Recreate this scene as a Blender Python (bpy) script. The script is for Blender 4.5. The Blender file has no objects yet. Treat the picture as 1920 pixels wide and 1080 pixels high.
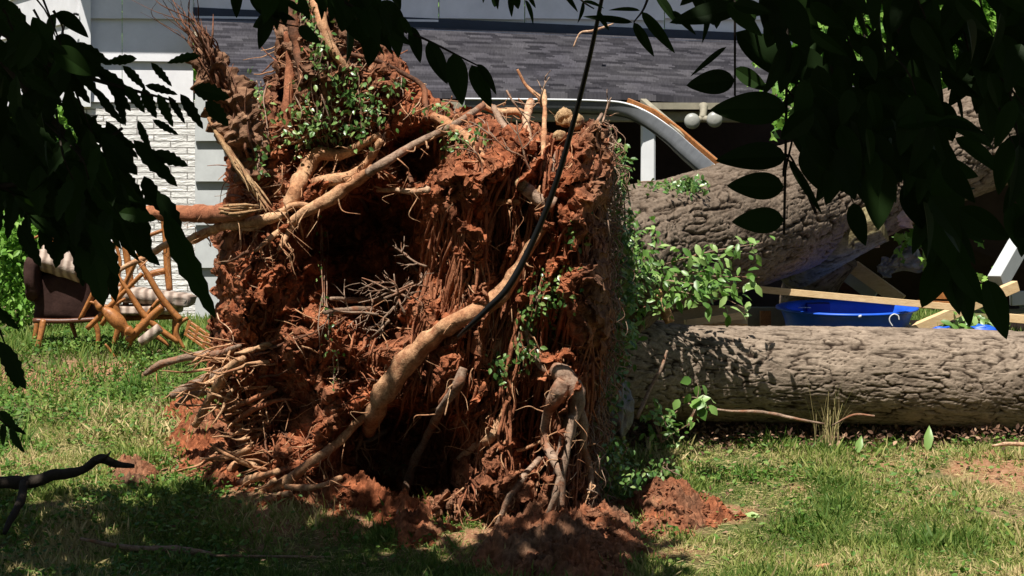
import bpy, math, random
import numpy as np
from mathutils import Vector
random.seed(7); RNG = np.random.default_rng(11)
D = bpy.data; SC = bpy.context.scene; COL = SC.collection
R = math.radians
# ------------------------------------------------------------------ camera
F = 4533.0; CZ = 1.75; PITCH = math.atan(100/F)
cam = D.cameras.new('camera'); camo = D.objects.new('camera', cam); COL.objects.link(camo)
camo.location = (0, 0, CZ); camo.rotation_euler = (R(90)-PITCH, 0, 0)
cam.sensor_width = 36; cam.lens = 36*F/1920; cam.clip_start = .1; cam.clip_end = 500
SC.camera = camo
# ------------------------------------------------------------------ light
SUN = Vector((-.18, -.42, .89)).normalized()          # towards the sun
W = D.worlds.new('World'); SC.world = W; W.use_nodes = True
nt = W.node_tree; nt.nodes.clear()
wo = nt.nodes.new('ShaderNodeOutputWorld'); bg = nt.nodes.new('ShaderNodeBackground'); sk = nt.nodes.new('ShaderNodeTexSky')
sk.sky_type = 'NISHITA'; sk.sun_disc = False; sk.sun_elevation = math.asin(SUN.z); sk.sun_rotation = math.atan2(SUN.x, SUN.y)
nt.links.new(sk.outputs[0], bg.inputs[0]); bg.inputs[1].default_value = .05; nt.links.new(bg.outputs[0], wo.inputs[0])
sl = D.lights.new('sun', 'SUN'); sl.energy = 5.0; sl.angle = R(.5); sl.color = (1, .95, .87)
so = D.objects.new('sun', sl); COL.objects.link(so); so.rotation_euler = SUN.to_track_quat('Z', 'Y').to_euler(); so.location = (0, 0, 20)
SC.view_settings.view_transform = 'Standard'; SC.view_settings.look = 'None'; SC.view_settings.exposure = .72; SC.view_settings.gamma = 1
# ------------------------------------------------------------------ maths helpers
fw = np.array([0, math.cos(PITCH), -math.sin(PITCH)]); up = np.array([0, math.sin(PITCH), math.cos(PITCH)])
def P(u, v, d):
    u = np.asarray(u, float); v = np.asarray(v, float); d = np.asarray(d, float)
    a = (u-960)/F; b = -(v-540)/F
    y = fw[1]+b*up[1]; z = fw[2]+b*up[2]
    return np.stack(np.broadcast_arrays(a/y*d, d, z/y*d+CZ), -1)
def toward(p, off):                                    # shift points towards the viewer's side of the yard
    p = np.array(p, float); p[..., 1] -= off; return p
def hsh(ix, iy, iz, s):
    n = (ix.astype(np.int64)*374761393+iy.astype(np.int64)*668265263+iz.astype(np.int64)*1274126177+s*974634777) & 0xffffffff
    n = ((n ^ (n >> 13))*1274126177) & 0xffffffff
    n = ((n ^ (n >> 15))*2246822519) & 0xffffffff
    return ((n ^ (n >> 16)) & 0xffff)/65535.0
def vn(x, y, z=0., s=0):
    x, y, z = np.broadcast_arrays(np.asarray(x, float), np.asarray(y, float), np.asarray(z, float))
    ix, iy, iz = np.floor(x), np.floor(y), np.floor(z)
    fx, fy, fz = x-ix, y-iy, z-iz
    fx = fx*fx*(3-2*fx); fy = fy*fy*(3-2*fy); fz = fz*fz*(3-2*fz)
    r = 0
    for dx in (0, 1):
        for dy in (0, 1):
            for dz in (0, 1):
                r = r+hsh(ix+dx, iy+dy, iz+dz, s)*(fx if dx else 1-fx)*(fy if dy else 1-fy)*(fz if dz else 1-fz)
    return r*2-1
def fbm(x, y, z=0., o=4, s=0, g=.5):
    r = 0; a = 1
    for i in range(o):
        r = r+a*vn(x*2**i, y*2**i, np.asarray(z)*2**i, s+i*17); a *= g
    return r
def ridge(x, y, z=0., o=4, s=0, g=.55):
    r = 0; a = 1
    for i in range(o):
        r = r+a*(1-2*np.abs(vn(x*2**i, y*2**i, np.asarray(z)*2**i, s+i*17))); a *= g
    return r
def vor(x, y, s=0, px=None):                          # cellular F2-F1, optionally periodic in x
    ix, iy = np.floor(x), np.floor(y); f1 = np.full(x.shape, 9.); f2 = np.full(x.shape, 9.)
    for dx in (-1, 0, 1):
        for dy in (-1, 0, 1):
            cx, cy = ix+dx, iy+dy; hx = np.mod(cx, px) if px else cx
            d = np.hypot(cx+.1+.8*hsh(hx, cy, hx*0, s)-x, cy+.1+.8*hsh(hx, cy, hx*0, s+5)-y)
            f2 = np.minimum(f2, np.maximum(f1, d)); f1 = np.minimum(f1, d)
    return f2-f1
def poly_sd(u, v, poly):
    poly = np.array(poly, float); n = len(poly); best = np.full(u.shape, 1e9); inside = np.zeros(u.shape, bool)
    for i in range(n):
        a = poly[i]; b = poly[(i+1) % n]; e = b-a; w0 = u-a[0]; w1 = v-a[1]
        t = np.clip((w0*e[0]+w1*e[1])/(e@e), 0, 1)
        best = np.minimum(best, np.hypot(w0-e[0]*t, w1-e[1]*t))
        c = ((a[1] > v) != (b[1] > v)); 
        if b[1] != a[1]: inside ^= c & (u < (b[0]-a[0])*(v-a[1])/(b[1]-a[1])+a[0])
    return np.where(inside, best, -best)
def smooth(pts, n):
    pts = np.array(pts, float)
    if len(pts) < 2: return pts
    p = np.vstack([2*pts[0]-pts[1], pts, 2*pts[-1]-pts[-2]]); out = []
    for i in range(1, len(p)-2):
        t = np.linspace(0, 1, n, endpoint=False)[:, None]
        out.append(.5*((2*p[i])+(-p[i-1]+p[i+1])*t+(2*p[i-1]-5*p[i]+4*p[i+1]-p[i+2])*t*t+(-p[i-1]+3*p[i]-3*p[i+1]+p[i+2])*t**3))
    out.append(pts[-1:]); return np.vstack(out)
# ------------------------------------------------------------------ mesh collector
class MB:
    def __init__(s): s.V = []; s.Q = []; s.T = []; s.n = 0; s.c = []
    def add(s, V, Q=None, T=None, tint=None):
        V = np.asarray(V, float).reshape(-1, 3)
        if Q is not None and len(Q): s.Q.append(np.asarray(Q, int)+s.n)
        if T is not None and len(T): s.T.append(np.asarray(T, int)+s.n)
        s.V.append(V); s.n += len(V)
        s.c.append(np.full(len(V), .5) if tint is None else np.broadcast_to(tint, (len(V),)))
        return s
    def box(s, c, size, ax=None, tint=None):
        a = np.eye(3) if ax is None else np.array(ax)
        k = np.array([[x, y, z] for x in (-.5, .5) for y in (-.5, .5) for z in (-.5, .5)])*np.array(size)
        return s.add(np.array(c)+k@a, [[0, 1, 3, 2], [4, 6, 7, 5], [0, 4, 5, 1], [2, 3, 7, 6], [0, 2, 6, 4], [1, 5, 7, 3]], tint=tint)
    def beam(s, a, b, w, h, upv=(0, 0, 1), tint=None, bev=.12):
        a, b = np.array(a, float), np.array(b, float); x = b-a; L = np.linalg.norm(x); x /= L
        y = np.cross(upv, x); y /= np.linalg.norm(y); z = np.cross(x, y); e = min(w, h)*bev
        prof = np.array([[-w/2+e, -h/2], [w/2-e, -h/2], [w/2, -h/2+e], [w/2, h/2-e], [w/2-e, h/2], [-w/2+e, h/2], [-w/2, h/2-e], [-w/2, -h/2+e]])
        V = []
        for t, k in ((0, .96), (e, 1), (L-e, 1), (L, .96)): V += [a+x*t+y*p[0]*k+z*p[1]*k for p in prof]
        Q = [[j*8+i, j*8+(i+1) % 8, j*8+8+(i+1) % 8, j*8+8+i] for j in range(3) for i in range(8)]
        T = [[0, i+1, i] for i in range(1, 7)]+[[24, 24+i, 24+i+1] for i in range(1, 7)]
        return s.add(V, Q, T, tint=tint)
    def tube(s, pts, rad, seg=8, k=4, rough=0., fr=8., cap=True, tint=None, seed=0, flat=1.):
        pr = np.hstack([np.array(pts, float), np.array(rad, float).reshape(-1, 1)*np.ones((len(pts), 1))])
        pr = smooth(pr, k); p = pr[:, :3]; r = np.maximum(pr[:, 3], .0004)
        t = np.gradient(p, axis=0); t /= np.linalg.norm(t, axis=1)[:, None]+1e-9
        n = np.cross(t[0], [0.13, .2, 1.]); n /= np.linalg.norm(n)+1e-9; N = []
        for i in range(len(p)):
            n = n-t[i]*(n@t[i]); n /= np.linalg.norm(n)+1e-9; N.append(n.copy())
        N = np.array(N); B = np.cross(t, N); a = np.linspace(0, 2*math.pi, seg, endpoint=False)
        dirs = N[:, None, :]*np.cos(a)[None, :, None]+B[:, None, :]*np.sin(a)[None, :, None]*flat
        rr = r[:, None]*np.ones(seg)
        if rough:
            q = p[:, None, :]+dirs*r[:, None, None]
            rr = rr*(1+rough*fbm(q[..., 0]*fr, q[..., 1]*fr, q[..., 2]*fr, 3, seed))
        V = p[:, None, :]+dirs*rr[..., None]; m = len(p)
        i = np.arange(m-1)[:, None]*seg; j = np.arange(seg)[None]; j2 = (j+1) % seg
        Q = np.stack([i+j, i+j2, i+seg+j2, i+seg+j], -1).reshape(-1, 4); V = V.reshape(-1, 3); T = None
        if cap:
            V = np.vstack([V, p[0], p[-1]]); c0 = m*seg; jj = np.arange(seg)
            T = np.vstack([np.stack([np.full(seg, c0), (jj+1) % seg, jj], -1), np.stack([np.full(seg, c0+1), (m-1)*seg+jj, (m-1)*seg+(jj+1) % seg], -1)])
        return s.add(V, Q, T, tint=tint)
    def lathe(s, prof, c, ax=None, seg=32):
        prof = np.array(prof, float); a = np.linspace(0, 2*math.pi, seg, endpoint=False); m = len(prof)
        V = np.stack([prof[:, :1]*np.cos(a), prof[:, :1]*np.sin(a), prof[:, 1:]*np.ones(seg)], -1).reshape(-1, 3)
        if ax is not None: V = V@np.array(ax)
        i = np.arange(m-1)[:, None]*seg; j = np.arange(seg)[None]; j2 = (j+1) % seg
        return s.add(V+np.array(c), np.stack([i+j, i+j2, i+seg+j2, i+seg+j], -1).reshape(-1, 4))
    def grid(s, X, mask=None, flip=False, tint=None):
        m, n = X.shape[:2]; i = np.arange(m-1)[:, None]*n; j = np.arange(n-1)[None]
        Q = np.stack([i+j, i+j+1, i+n+j+1, i+n+j], -1).reshape(-1, 4)
        if flip: Q = Q[:, ::-1]
        return s.add(X.reshape(-1, 3), Q, tint=tint if tint is None else np.asarray(tint).reshape(-1))
    def leaves(s, pos, dr, nr, ln, wr=.5, kind='oval', curl=.15, tint=None):
        pos = np.asarray(pos, float); n = len(pos); dr = dr/np.linalg.norm(dr, axis=1)[:, None]
        sd = np.cross(dr, nr); sd /= np.linalg.norm(sd, axis=1)[:, None]+1e-9; nr = np.cross(sd, dr)
        ln = np.broadcast_to(ln, (n,)); wr = np.broadcast_to(wr, (n,))
        if kind == 'quad': T_ = [(0, 0), (.45, -.5), (.45, .5), (1, 0)]; Fq = [[0, 1, 3, 2]]; Ft = []
        elif kind == 'oval':
            T_ = [(0, 0), (.2, -.36), (.2, .36), (.55, -.48), (.55, .48), (.82, -.22), (.82, .22), (1, 0), (.2, 0), (.55, 0), (.82, 0)]
            Fq = [[1, 3, 9, 8], [8, 9, 4, 2], [3, 5, 10, 9], [9, 10, 6, 4]]; Ft = [[0, 1, 8], [0, 8, 2], [5, 7, 10], [10, 7, 6]]
        elif kind == 'jag':
            T_ = [(0, 0), (.12, -.3), (.12, .3), (.3, -.5), (.3, .46), (.34, -.38), (.36, .38), (.55, -.5), (.52, .5), (.6, -.34), (.6, .36), (.78, -.3), (.8, .26), (1, 0), (.12, 0), (.32, 0), (.58, 0), (.8, 0)]
            Fq = [[1, 3, 15, 14], [14, 15, 4, 2], [5, 7, 16, 15], [15, 16, 8, 6], [9, 11, 17, 16], [16, 17, 12, 10]]; Ft = [[0, 1, 14], [0, 14, 2], [11, 13, 17], [17, 13, 12]]
        elif kind == 'lobe':
            T_ = [(0, 0), (.1, -.5), (.1, .5), (.38, -.22), (.38, .22), (.55, -.6), (.55, .6), (.66, -.2), (.66, .2), (1, 0), (.38, 0), (.66, 0)]
            Fq = [[1, 3, 10, 0], [0, 10, 4, 2], [3, 5, 7, 11], [11, 8, 6, 4]]; Ft = [[3, 11, 10], [10, 11, 4], [7, 9, 11], [11, 9, 8]]
        elif kind == 'blade':
            T_ = [(0, -.5), (0, .5), (.4, -.42), (.4, .42), (.75, -.28), (.75, .28), (1, 0)]
            Fq = [[0, 1, 3, 2], [2, 3, 5, 4]]; Ft = [[4, 5, 6]]
        if kind in ('fine', 'finejag'):
            xs_ = np.linspace(0, 1, 13); hw = .5*np.sin(np.pi*xs_**.8)**.75*(1-.25*xs_); hw[0] = hw[-1] = 0
            if kind == 'finejag': hw[2:12] *= np.array([1, .86, 1.06, .84, 1.1, .8, 1.05, .78, 1.08, .8])
            T_ = [(0, 0), (1, 0)]; idx = []
            for a_, h_ in zip(xs_[1:-1], hw[1:-1]):
                i0 = len(T_); sh = .03 if kind == 'finejag' else 0; T_ += [(a_+sh, -h_), (a_, 0), (a_+sh, h_)]; idx.append(i0)
            Fq = [[a_, b_, b_+1, a_+1] for a_, b_ in zip(idx[:-1], idx[1:])]+[[a_+1, b_+1, b_+2, a_+2] for a_, b_ in zip(idx[:-1], idx[1:])]
            Ft = [[0, idx[0], idx[0]+1], [0, idx[0]+1, idx[0]+2], [idx[-1], 1, idx[-1]+1], [idx[-1]+1, 1, idx[-1]+2]]
        T_ = np.array(T_); m = len(T_); cu = np.asarray(curl)*np.ones(n)
        zz = -cu[:, None]*(T_[:, 0]**2)[None]*1.0+.12*np.abs(T_[:, 1])[None]*(kind != 'blade')*np.ones((n, 1))
        V = pos[:, None]+dr[:, None]*(T_[:, 0]*1.)[None, :, None]*ln[:, None, None]+sd[:, None]*(T_[:, 1][None]*wr[:, None]*ln[:, None])[..., None]+nr[:, None]*(zz*ln[:, None])[..., None]
        o = (np.arange(n)*m)[:, None, None]
        Q = (np.array(Fq)[None]+o).reshape(-1, 4) if Fq else None; T = (np.array(Ft)[None]+o).reshape(-1, 3) if Ft else None
        t = RNG.random(n) if tint is None else tint
        return s.add(V.reshape(-1, 3), Q, T, tint=np.repeat(t, m))
    def build(s, name, mat, parent=None, sm=True):
        V = np.vstack(s.V); Q = np.vstack(s.Q) if s.Q else np.zeros((0, 4), int); T = np.vstack(s.T) if s.T else np.zeros((0, 3), int)
        me = D.meshes.new(name); me.vertices.add(len(V)); me.vertices.foreach_set('co', V.ravel())
        li = np.concatenate([Q.ravel(), T.ravel()]); me.loops.add(len(li)); me.loops.foreach_set('vertex_index', li.astype(np.int32))
        st = np.concatenate([np.arange(len(Q))*4, len(Q)*4+np.arange(len(T))*3]); me.polygons.add(len(st)); me.polygons.foreach_set('loop_start', st.astype(np.int32))
        me.update(calc_edges=True); me.validate()
        me.polygons.foreach_set('use_smooth', np.full(len(me.polygons), bool(sm)))
        at = me.attributes.new('tint', 'FLOAT', 'POINT'); at.data.foreach_set('value', np.concatenate(s.c).astype(np.float32))
        me.materials.append(mat); o = D.objects.new(name, me); COL.objects.link(o)
        if parent: o.parent = parent
        return o
def tag(o, label=None, cat=None, group=None, kind=None):
    if label: o['label'] = label
    if cat: o['category'] = cat
    if group: o['group'] = group
    if kind: o['kind'] = kind
    return o
def thing(name, label, cat, group=None):
    o = D.objects.new(name, None); COL.objects.link(o); return tag(o, label, cat, group)
def place_root(e):                                     # put the Empty at its thing's base, parts keep their places
    bpy.context.view_layer.update()
    pts = [c.matrix_world@Vector(b) for c in e.children_recursive if c.type == 'MESH' for b in c.bound_box]
    if not pts: return
    b = Vector((sum(p.x for p in pts)/len(pts), sum(p.y for p in pts)/len(pts), min(p.z for p in pts)))
    e.location = b
    for c in e.children:
        c.location = c.location-b
# ------------------------------------------------------------------ materials
def lin(c): return tuple(((x/255)/12.92 if x/255 < .04045 else ((x/255+.055)/1.055)**2.4) for x in c)+(1,)
class NM:
    def __init__(s, name, rough=.9, spec=.2):
        s.m = D.materials.new(name); s.m.use_nodes = True; s.t = s.m.node_tree; s.b = s.t.nodes['Principled BSDF']
        s.b.inputs['Roughness'].default_value = rough; s.b.inputs['Specular IOR Level'].default_value = spec; s.o = s.t.nodes['Material Output']
    def n(s, ty, **k):
        x = s.t.nodes.new(ty)
        for a, b in k.items():
            if a.startswith('i_'): x.inputs[a[2:].replace('_', ' ')].default_value = b
            else: setattr(x, a, b)
        return x
    def l(s, a, b): s.t.links.new(a, b)
    def co(s, scale=(1, 1, 1), rot=(0, 0, 0), src='Object'):
        c = s.n('ShaderNodeTexCoord'); m = s.n('ShaderNodeMapping'); m.inputs['Scale'].default_value = scale; m.inputs['Rotation'].default_value = rot
        s.l(c.outputs[src], m.inputs[0]); return m.outputs[0]
    def noise(s, co, sc, det=6, ro=.6, dist=0.):
        x = s.n('ShaderNodeTexNoise'); x.inputs['Scale'].default_value = sc; x.inputs['Detail'].default_value = det; x.inputs['Roughness'].default_value = ro; x.inputs['Distortion'].default_value = dist
        s.l(co, x.inputs['Vector']); return x.outputs['Fac']
    def ramp(s, f, stops):
        r = s.n('ShaderNodeValToRGB'); e = r.color_ramp.elements
        while len(e) < len(stops): e.new(.5)
        for x, (p, c) in zip(e, stops): x.position = p; x.color = c
        s.l(f, r.inputs[0]); return r.outputs[0]
    def mix(s, f, a, b, mode='MIX'):
        x = s.n('ShaderNodeMix', data_type='RGBA', blend_type=mode)
        for k, val in ((0, f), (6, a), (7, b)):
            if hasattr(val, 'is_output'): s.l(val, x.inputs[k])
            else: x.inputs[k].default_value = val
        return x.outputs[2]
    def bump(s, f, dist=.01, st=1., prev=None):
        x = s.n('ShaderNodeBump'); x.inputs['Distance'].default_value = dist; x.inputs['Strength'].default_value = st; s.l(f, x.inputs['Height'])
        if prev: s.l(prev, x.inputs['Normal'])
        s.l(x.outputs[0], s.b.inputs['Normal']); return x.outputs[0]
    def col(s, c):
        if hasattr(c, 'is_output'): s.l(c, s.b.inputs['Base Color'])
        else: s.b.inputs['Base Color'].default_value = c
        return s.m
    def tint(s): return s.n('ShaderNodeAttribute', attribute_name='tint').outputs['Fac']
def c3(r, g, b): return (r, g, b, 1)
def m_soil():
    m = NM('soil', .95, .1); co = m.co(); a = m.noise(co, 3.2, 6, .62); b = m.noise(co, 14, 8, .7); c = m.noise(co, 60, 4, .7)
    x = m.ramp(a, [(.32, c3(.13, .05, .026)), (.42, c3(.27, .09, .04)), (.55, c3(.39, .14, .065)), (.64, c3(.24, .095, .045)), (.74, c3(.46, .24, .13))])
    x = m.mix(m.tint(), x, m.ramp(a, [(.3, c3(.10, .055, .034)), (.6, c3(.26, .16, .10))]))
    y = m.mix(.9, x, m.ramp(b, [(.3, c3(.25, .2, .18)), (.5, c3(.75, .7, .7)), (.7, c3(1.5, 1.5, 1.45))]), 'MULTIPLY')  # bump noise also darkens crevices: their shade is put into the colour
    m.bump(b, .02, .6, m.bump(c, .01, .8)); return m.col(y)
def m_root(name, a, b, sc=30):
    m = NM(name, .8, .25); co = m.co(); n1 = m.noise(co, sc, 8, .7); n2 = m.noise(co, 5, 3)
    n3 = m.noise(co, 90, 5, .7); x = m.mix(m.ramp(n2, [(.35, c3(0, 0, 0)), (.65, c3(1, 1, 1))]), a, b); y = m.mix(.8, x, m.ramp(n1, [(.32, c3(.3, .2, .16)), (.5, c3(.95, .9, .88)), (.7, c3(1.25, 1.2, 1.15))]), 'MULTIPLY'); y = m.mix(.6, y, m.ramp(n3, [(.35, c3(.55, .5, .48)), (.6, c3(1.15, 1.15, 1.15))]), 'MULTIPLY')
    n4 = m.noise(co, 7, 7, .7); y = m.mix(m.ramp(n4, [(.5, c3(0, 0, 0)), (.62, c3(.75, .75, .75))]), y, c3(.24, .09, .042)); m.bump(n3, .004, .6, m.bump(n1, .010, .9)); return m.col(y)
def m_leaf(name, a, b, trans=.3, rough=.45, spec=.4, c=None):
    m = NM(name, rough, spec); t = m.tint(); st = [(0, a), (1, b)] if c is None else [(0, a), (.55, b), (1, c)]
    x = m.ramp(t, st); m.col(x)
    if trans:
        tr = m.n('ShaderNodeBsdfTranslucent'); ms = m.n('ShaderNodeMixShader'); ms.inputs[0].default_value = trans
        m.l(m.mix(.5, x, c3(.12, .3, .02)), tr.inputs[0]); m.l(m.b.outputs[0], ms.inputs[1]); m.l(tr.outputs[0], ms.inputs[2]); m.l(ms.outputs[0], m.o.inputs[0])
    return m.m
def m_plain(name, c, rough=.6, spec=.3, vary=.25, sc=8, bump=.0):
    m = NM(name, rough, spec); co = m.co(); n = m.noise(co, sc, 8, .72)
    x = m.mix(1., c, m.ramp(n, [(.3, c3(1-vary, 1-vary, 1-vary)), (.7, c3(1+vary*.4, 1+vary*.4, 1+vary*.4))]), 'MULTIPLY')
    if bump: m.bump(n, bump, .6)
    return m.col(x)
def m_wood(name, a, b, rough=.5, sc=(3, 3, 3), vary=.5):
    m = NM(name, rough, .35); co = m.co(sc); n = m.noise(co, 4, 8, .7, 1.5); m.bump(n, .003, .5); return m.col(m.ramp(n, [(.3, a), (.7, b)]))
def m_bark(name, a, b, c, ang):
    m = NM(name, .95, .1); t = m.tint(); co = m.co((1, 1, 1)); co2 = m.co((4, 22, 22), (0, ang, 0)); n = m.noise(co, 25, 8, .75); n2 = m.noise(co, 2.5, 4); n3 = m.noise(co2, 1.6, 8, .7, .4)
    x = m.ramp(t, [(.08, a), (.42, b), (.85, c)]); x = m.mix(.8, x, m.ramp(n, [(.25, c3(.5, .48, .46)), (.6, c3(1.1, 1.1, 1.1))]), 'MULTIPLY')  # furrow depth darkens the colour, painting in crack shade
    x = m.mix(.5, x, m.ramp(n3, [(.35, c3(.45, .42, .4)), (.55, c3(1.1, 1.1, 1.1))]), 'MULTIPLY')
    x = m.mix(.6, x, m.ramp(n2, [(.35, c3(.7, .68, .66)), (.65, c3(1.15, 1.12, 1.1))]), 'MULTIPLY')
    m.bump(n3, .012, .8, m.bump(n, .008, .9)); return m.col(x)
M = {}
M['soil'] = m_soil()
M['root'] = m_root('root', c3(.58, .38, .22), c3(.44, .22, .11))
M['rootgrey'] = m_root('weathered_root', c3(.36, .26, .19), c3(.24, .17, .12))
M['rootpale'] = m_root('pale_root', c3(.62, .45, .30), c3(.50, .32, .2))
M['rootdark'] = m_root('dark_root', c3(.10, .05, .03), c3(.17, .08, .045))
M['rootred'] = m_root('soil_stained_root', c3(.42, .18, .09), c3(.25, .09, .045))
M['splinter'] = m_root('torn_wood', c3(.50, .36, .2), c3(.36, .22, .11), 50)
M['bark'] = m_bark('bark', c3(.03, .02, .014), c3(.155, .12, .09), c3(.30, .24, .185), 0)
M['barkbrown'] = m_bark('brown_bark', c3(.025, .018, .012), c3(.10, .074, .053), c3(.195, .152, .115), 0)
M['barkmoss'] = m_bark('mossy_bark', c3(.07, .055, .03), c3(.13, .11, .055), c3(.23, .2, .11), 0)
M['barkdark'] = m_plain('dark_bark', c3(.05, .04, .032), .95, .1, .5, 25, .01)
M['ivy'] = m_leaf('ivy_leaf', c3(.035, .085, .018), c3(.09, .19, .04), .15, .35, .5, c3(.24, .32, .1))
M['brush'] = m_leaf('brush_leaf', c3(.06, .15, .02), c3(.16, .3, .06), .3, .4, .5, c3(.36, .5, .17))
M['shade'] = m_leaf('shade_darkened_leaf', c3(.008, .018, .005), c3(.018, .042, .008), .1, .6, .12)  # near-black: the deep shade on these leaves is put into their colour
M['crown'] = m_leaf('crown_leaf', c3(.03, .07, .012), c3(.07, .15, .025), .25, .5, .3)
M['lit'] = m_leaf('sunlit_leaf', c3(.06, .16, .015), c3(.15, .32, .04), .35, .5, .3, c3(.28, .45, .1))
M['grass'] = m_leaf('grass_blade', c3(.07, .13, .02), c3(.24, .28, .065), .28, .6, .2, c3(.56, .43, .22))
M['weed'] = m_leaf('weed_leaf', c3(.04, .10, .015), c3(.09, .19, .028), .25, .55, .25, c3(.2, .28, .06))
M['dry'] = m_leaf('dry_leaf', c3(.12, .055, .03), c3(.33, .18, .09), 0, .8, .1, c3(.6, .45, .25))
M['litter'] = m_leaf('mulch', c3(.05, .028, .02), c3(.15, .08, .05), 0, .9, .1, c3(.4, .26, .17))
# ------------------------------------------------------------------ ground
GY = [-40, 0, 9, 12.5, 13.2, 14.6, 15.3, 18, 22, 60, 400]; GZ = [0, .1, -.12, -.08, 0, .27, .37, .88, .92, 1.2, 2]
def gbase(x, y):
    return np.interp(y, GY, GZ)+.025*fbm(x*1.3, y*1.3, 0, 3, 3)+np.clip((np.abs(x)-9)*.02, 0, 3)
def gp(u, v):
    d = np.linspace(11, 60, 4000); p = P(u, v, d); i = np.argmax(p[:, 2] < gbase(p[:, 0], p[:, 1])) 
    k = np.where(p[:, 2] <= gbase(p[:, 0], p[:, 1]))[0]
    return p[k[0]] if len(k) else p[-1]
_b = []
for (u, v, r, h) in [(620, 955, .5, .10), (420, 850, .35, .06), (1060, 1030, .45, .08), (1250, 960, .3, .06), (880, 1040, .35, .05), (240, 880, .2, .05)]:
    q = gp(u, v); _b.append((q[0], q[1], r, h))
_h = []
for (u, v, rx, ry, h) in [(760, 925, .33, .35, .35)]:
    q = gp(u, v); _h.append((q[0], q[1]+.2, rx, ry, h))
def gz(x, y):
    z = gbase(x, y)+.2*np.exp(-((y-15.9)/.22)**2)*np.clip((x-.8)/.5, 0, 1)*np.clip((6-x)/2, 0, 1)
    for a, b, r, h in _b: z = z+h*np.exp(-((x-a)**2+(y-b)**2)/r**2)
    for a, b, rx, ry, h in _h: z = z-h*np.exp(-(((x-a)/rx)**2+((y-b)/ry)**2)**1.5)
    return z
def gat(u, v): q = gp(u, v); return np.array([q[0], q[1], float(gz(q[0], q[1]))])
xs = np.concatenate([np.linspace(-250, -12, 12), np.arange(-10, -3.5, .25), np.arange(-3.4, 4.2, .026), np.arange(4.4, 11, .25), np.linspace(14, 250, 12)])
ys = np.concatenate([np.linspace(-60, 10, 30), np.arange(10.3, 12.2, .1), np.arange(12.2, 20, .03), np.arange(20.1, 34, .5), np.linspace(36, 380, 14)])
X, Y = np.meshgrid(xs, ys); soil_at = [(620, 950, .75, 1), (1060, 1010, .75, 1), (400, 860, .55, 1), (1250, 965, .38, .9), (1350, 970, .2, .9), (1900, 880, .5, .75), (1700, 870, .35, .5), (370, 780, .35, .9), (60, 720, .5, .7), (240, 890, .2, 1), (1330, 800, .5, .6), (1080, 900, .6, .8), (1510, 920, .12, .6), (880, 850, .9, 1), (200, 700, .4, .6)]
SOILC = [(*gp(u, v)[:2], r, s) for u, v, r, s in soil_at]
def soilmask(x, y):
    m = 0*x
    for a, b, r, s in SOILC: m = np.maximum(m, s*np.exp(-(((x-a)**2+(y-b)**2)/r**2)**1.5))
    return np.clip(m+.25*fbm(x*5, y*5, 0, 4, 9)*(m > .05), 0, 1)
SM = soilmask(X, Y); fine = ((X > -3.5) & (X < 4.3) & (Y > 12) & (Y < 20))
Z = gz(X, Y)+fine*(.006*fbm(X*14, Y*14, 0, 4, 5)+SM*.02*ridge(X*9, Y*9, 0, 4, 8))
g = MB(); g.grid(np.stack([X, Y, Z], -1), tint=SM)
m = NM('ground', .95, .1); co = m.co(); n1 = m.noise(co, 1.7, 5); n2 = m.noise(co, 35, 8, .75)
th = m.ramp(n2, [(.3, c3(.09, .065, .035)), (.5, c3(.2, .14, .075)), (.7, c3(.34, .25, .14))]); gr = m.ramp(n2, [(.3, c3(.035, .06, .015)), (.7, c3(.12, .15, .045))])
sl_ = m.ramp(n2, [(.25, c3(.13, .06, .03)), (.5, c3(.3, .155, .085)), (.72, c3(.48, .3, .19))])
m.bump(n2, .02, .9); m.col(m.mix(m.ramp(m.tint(), [(.25, c3(0, 0, 0)), (.6, c3(1, 1, 1))]), m.mix(m.ramp(n1, [(.4, c3(0, 0, 0)), (.6, c3(1, 1, 1))]), gr, th), sl_))
tag(g.build('ground', m.m), kind='structure')
# ------------------------------------------------------------------ root ball surface
OUT = [(512, -40), (672, -40), (700, 60), (748, 112), (795, 165), (850, 205), (905, 212), (950, 240), (990, 225), (1050, 255), (1085, 240), (1120, 215), (1146, 260), (1152, 330), (1138, 400), (1142, 480), (1152, 560), (1147, 650), (1133, 720), (1112, 800), (1112, 880), (1128, 950), (1160, 1010), (1150, 1090), (900, 1100), (800, 1075), (720, 1015), (600, 990), (500, 950), (470, 885), (440, 815), (415, 760), (390, 700), (395, 640), (405, 560), (396, 470), (412, 400), (418, 335), (446, 265), (482, 195), (508, 140), (518, 60)]
FEAT = [(700, 480, 100, 125, .95), (785, 290, 50, 55, .7), (615, 440, 60, 50, .4), (740, 400, 70, 50, .3), (765, 850, 125, 82, 1.1), (520, 770, 80, 60, .28), (1000, 800, 32, 110, .32), (935, 450, 16, 90, .2), (730, 620, 60, 35, .3), (600, 290, 80, 45, .22), (450, 700, 40, 60, .1), (640, 690, 60, 30, .2), (1040, 620, 45, 40, .22), (540, 160, 18, 90, .2), (830, 500, 16, 90, .12),
        (470, 520, 60, 70, -.22), (890, 480, 40, 200, -.14), (1095, 400, 35, 170, -.16), (560, 640, 45, 50, -.16), (870, 330, 60, 50, -.1), (1105, 560, 40, 60, -.16), (900, 900, 60, 100, -.16), (840, 700, 30, 90, -.1), (600, 110, 35, 80, -.1), (960, 330, 50, 50, -.1), (1080, 900, 45, 90, -.1), (420, 600, 25, 120, .15)]
def hollow(u, v): return sum(dp*math.exp(-(((u-a)/su)**2+((v-b)/sv)**2)**2.4) for a, b, su, sv, dp in FEAT if dp > .2)
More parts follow.
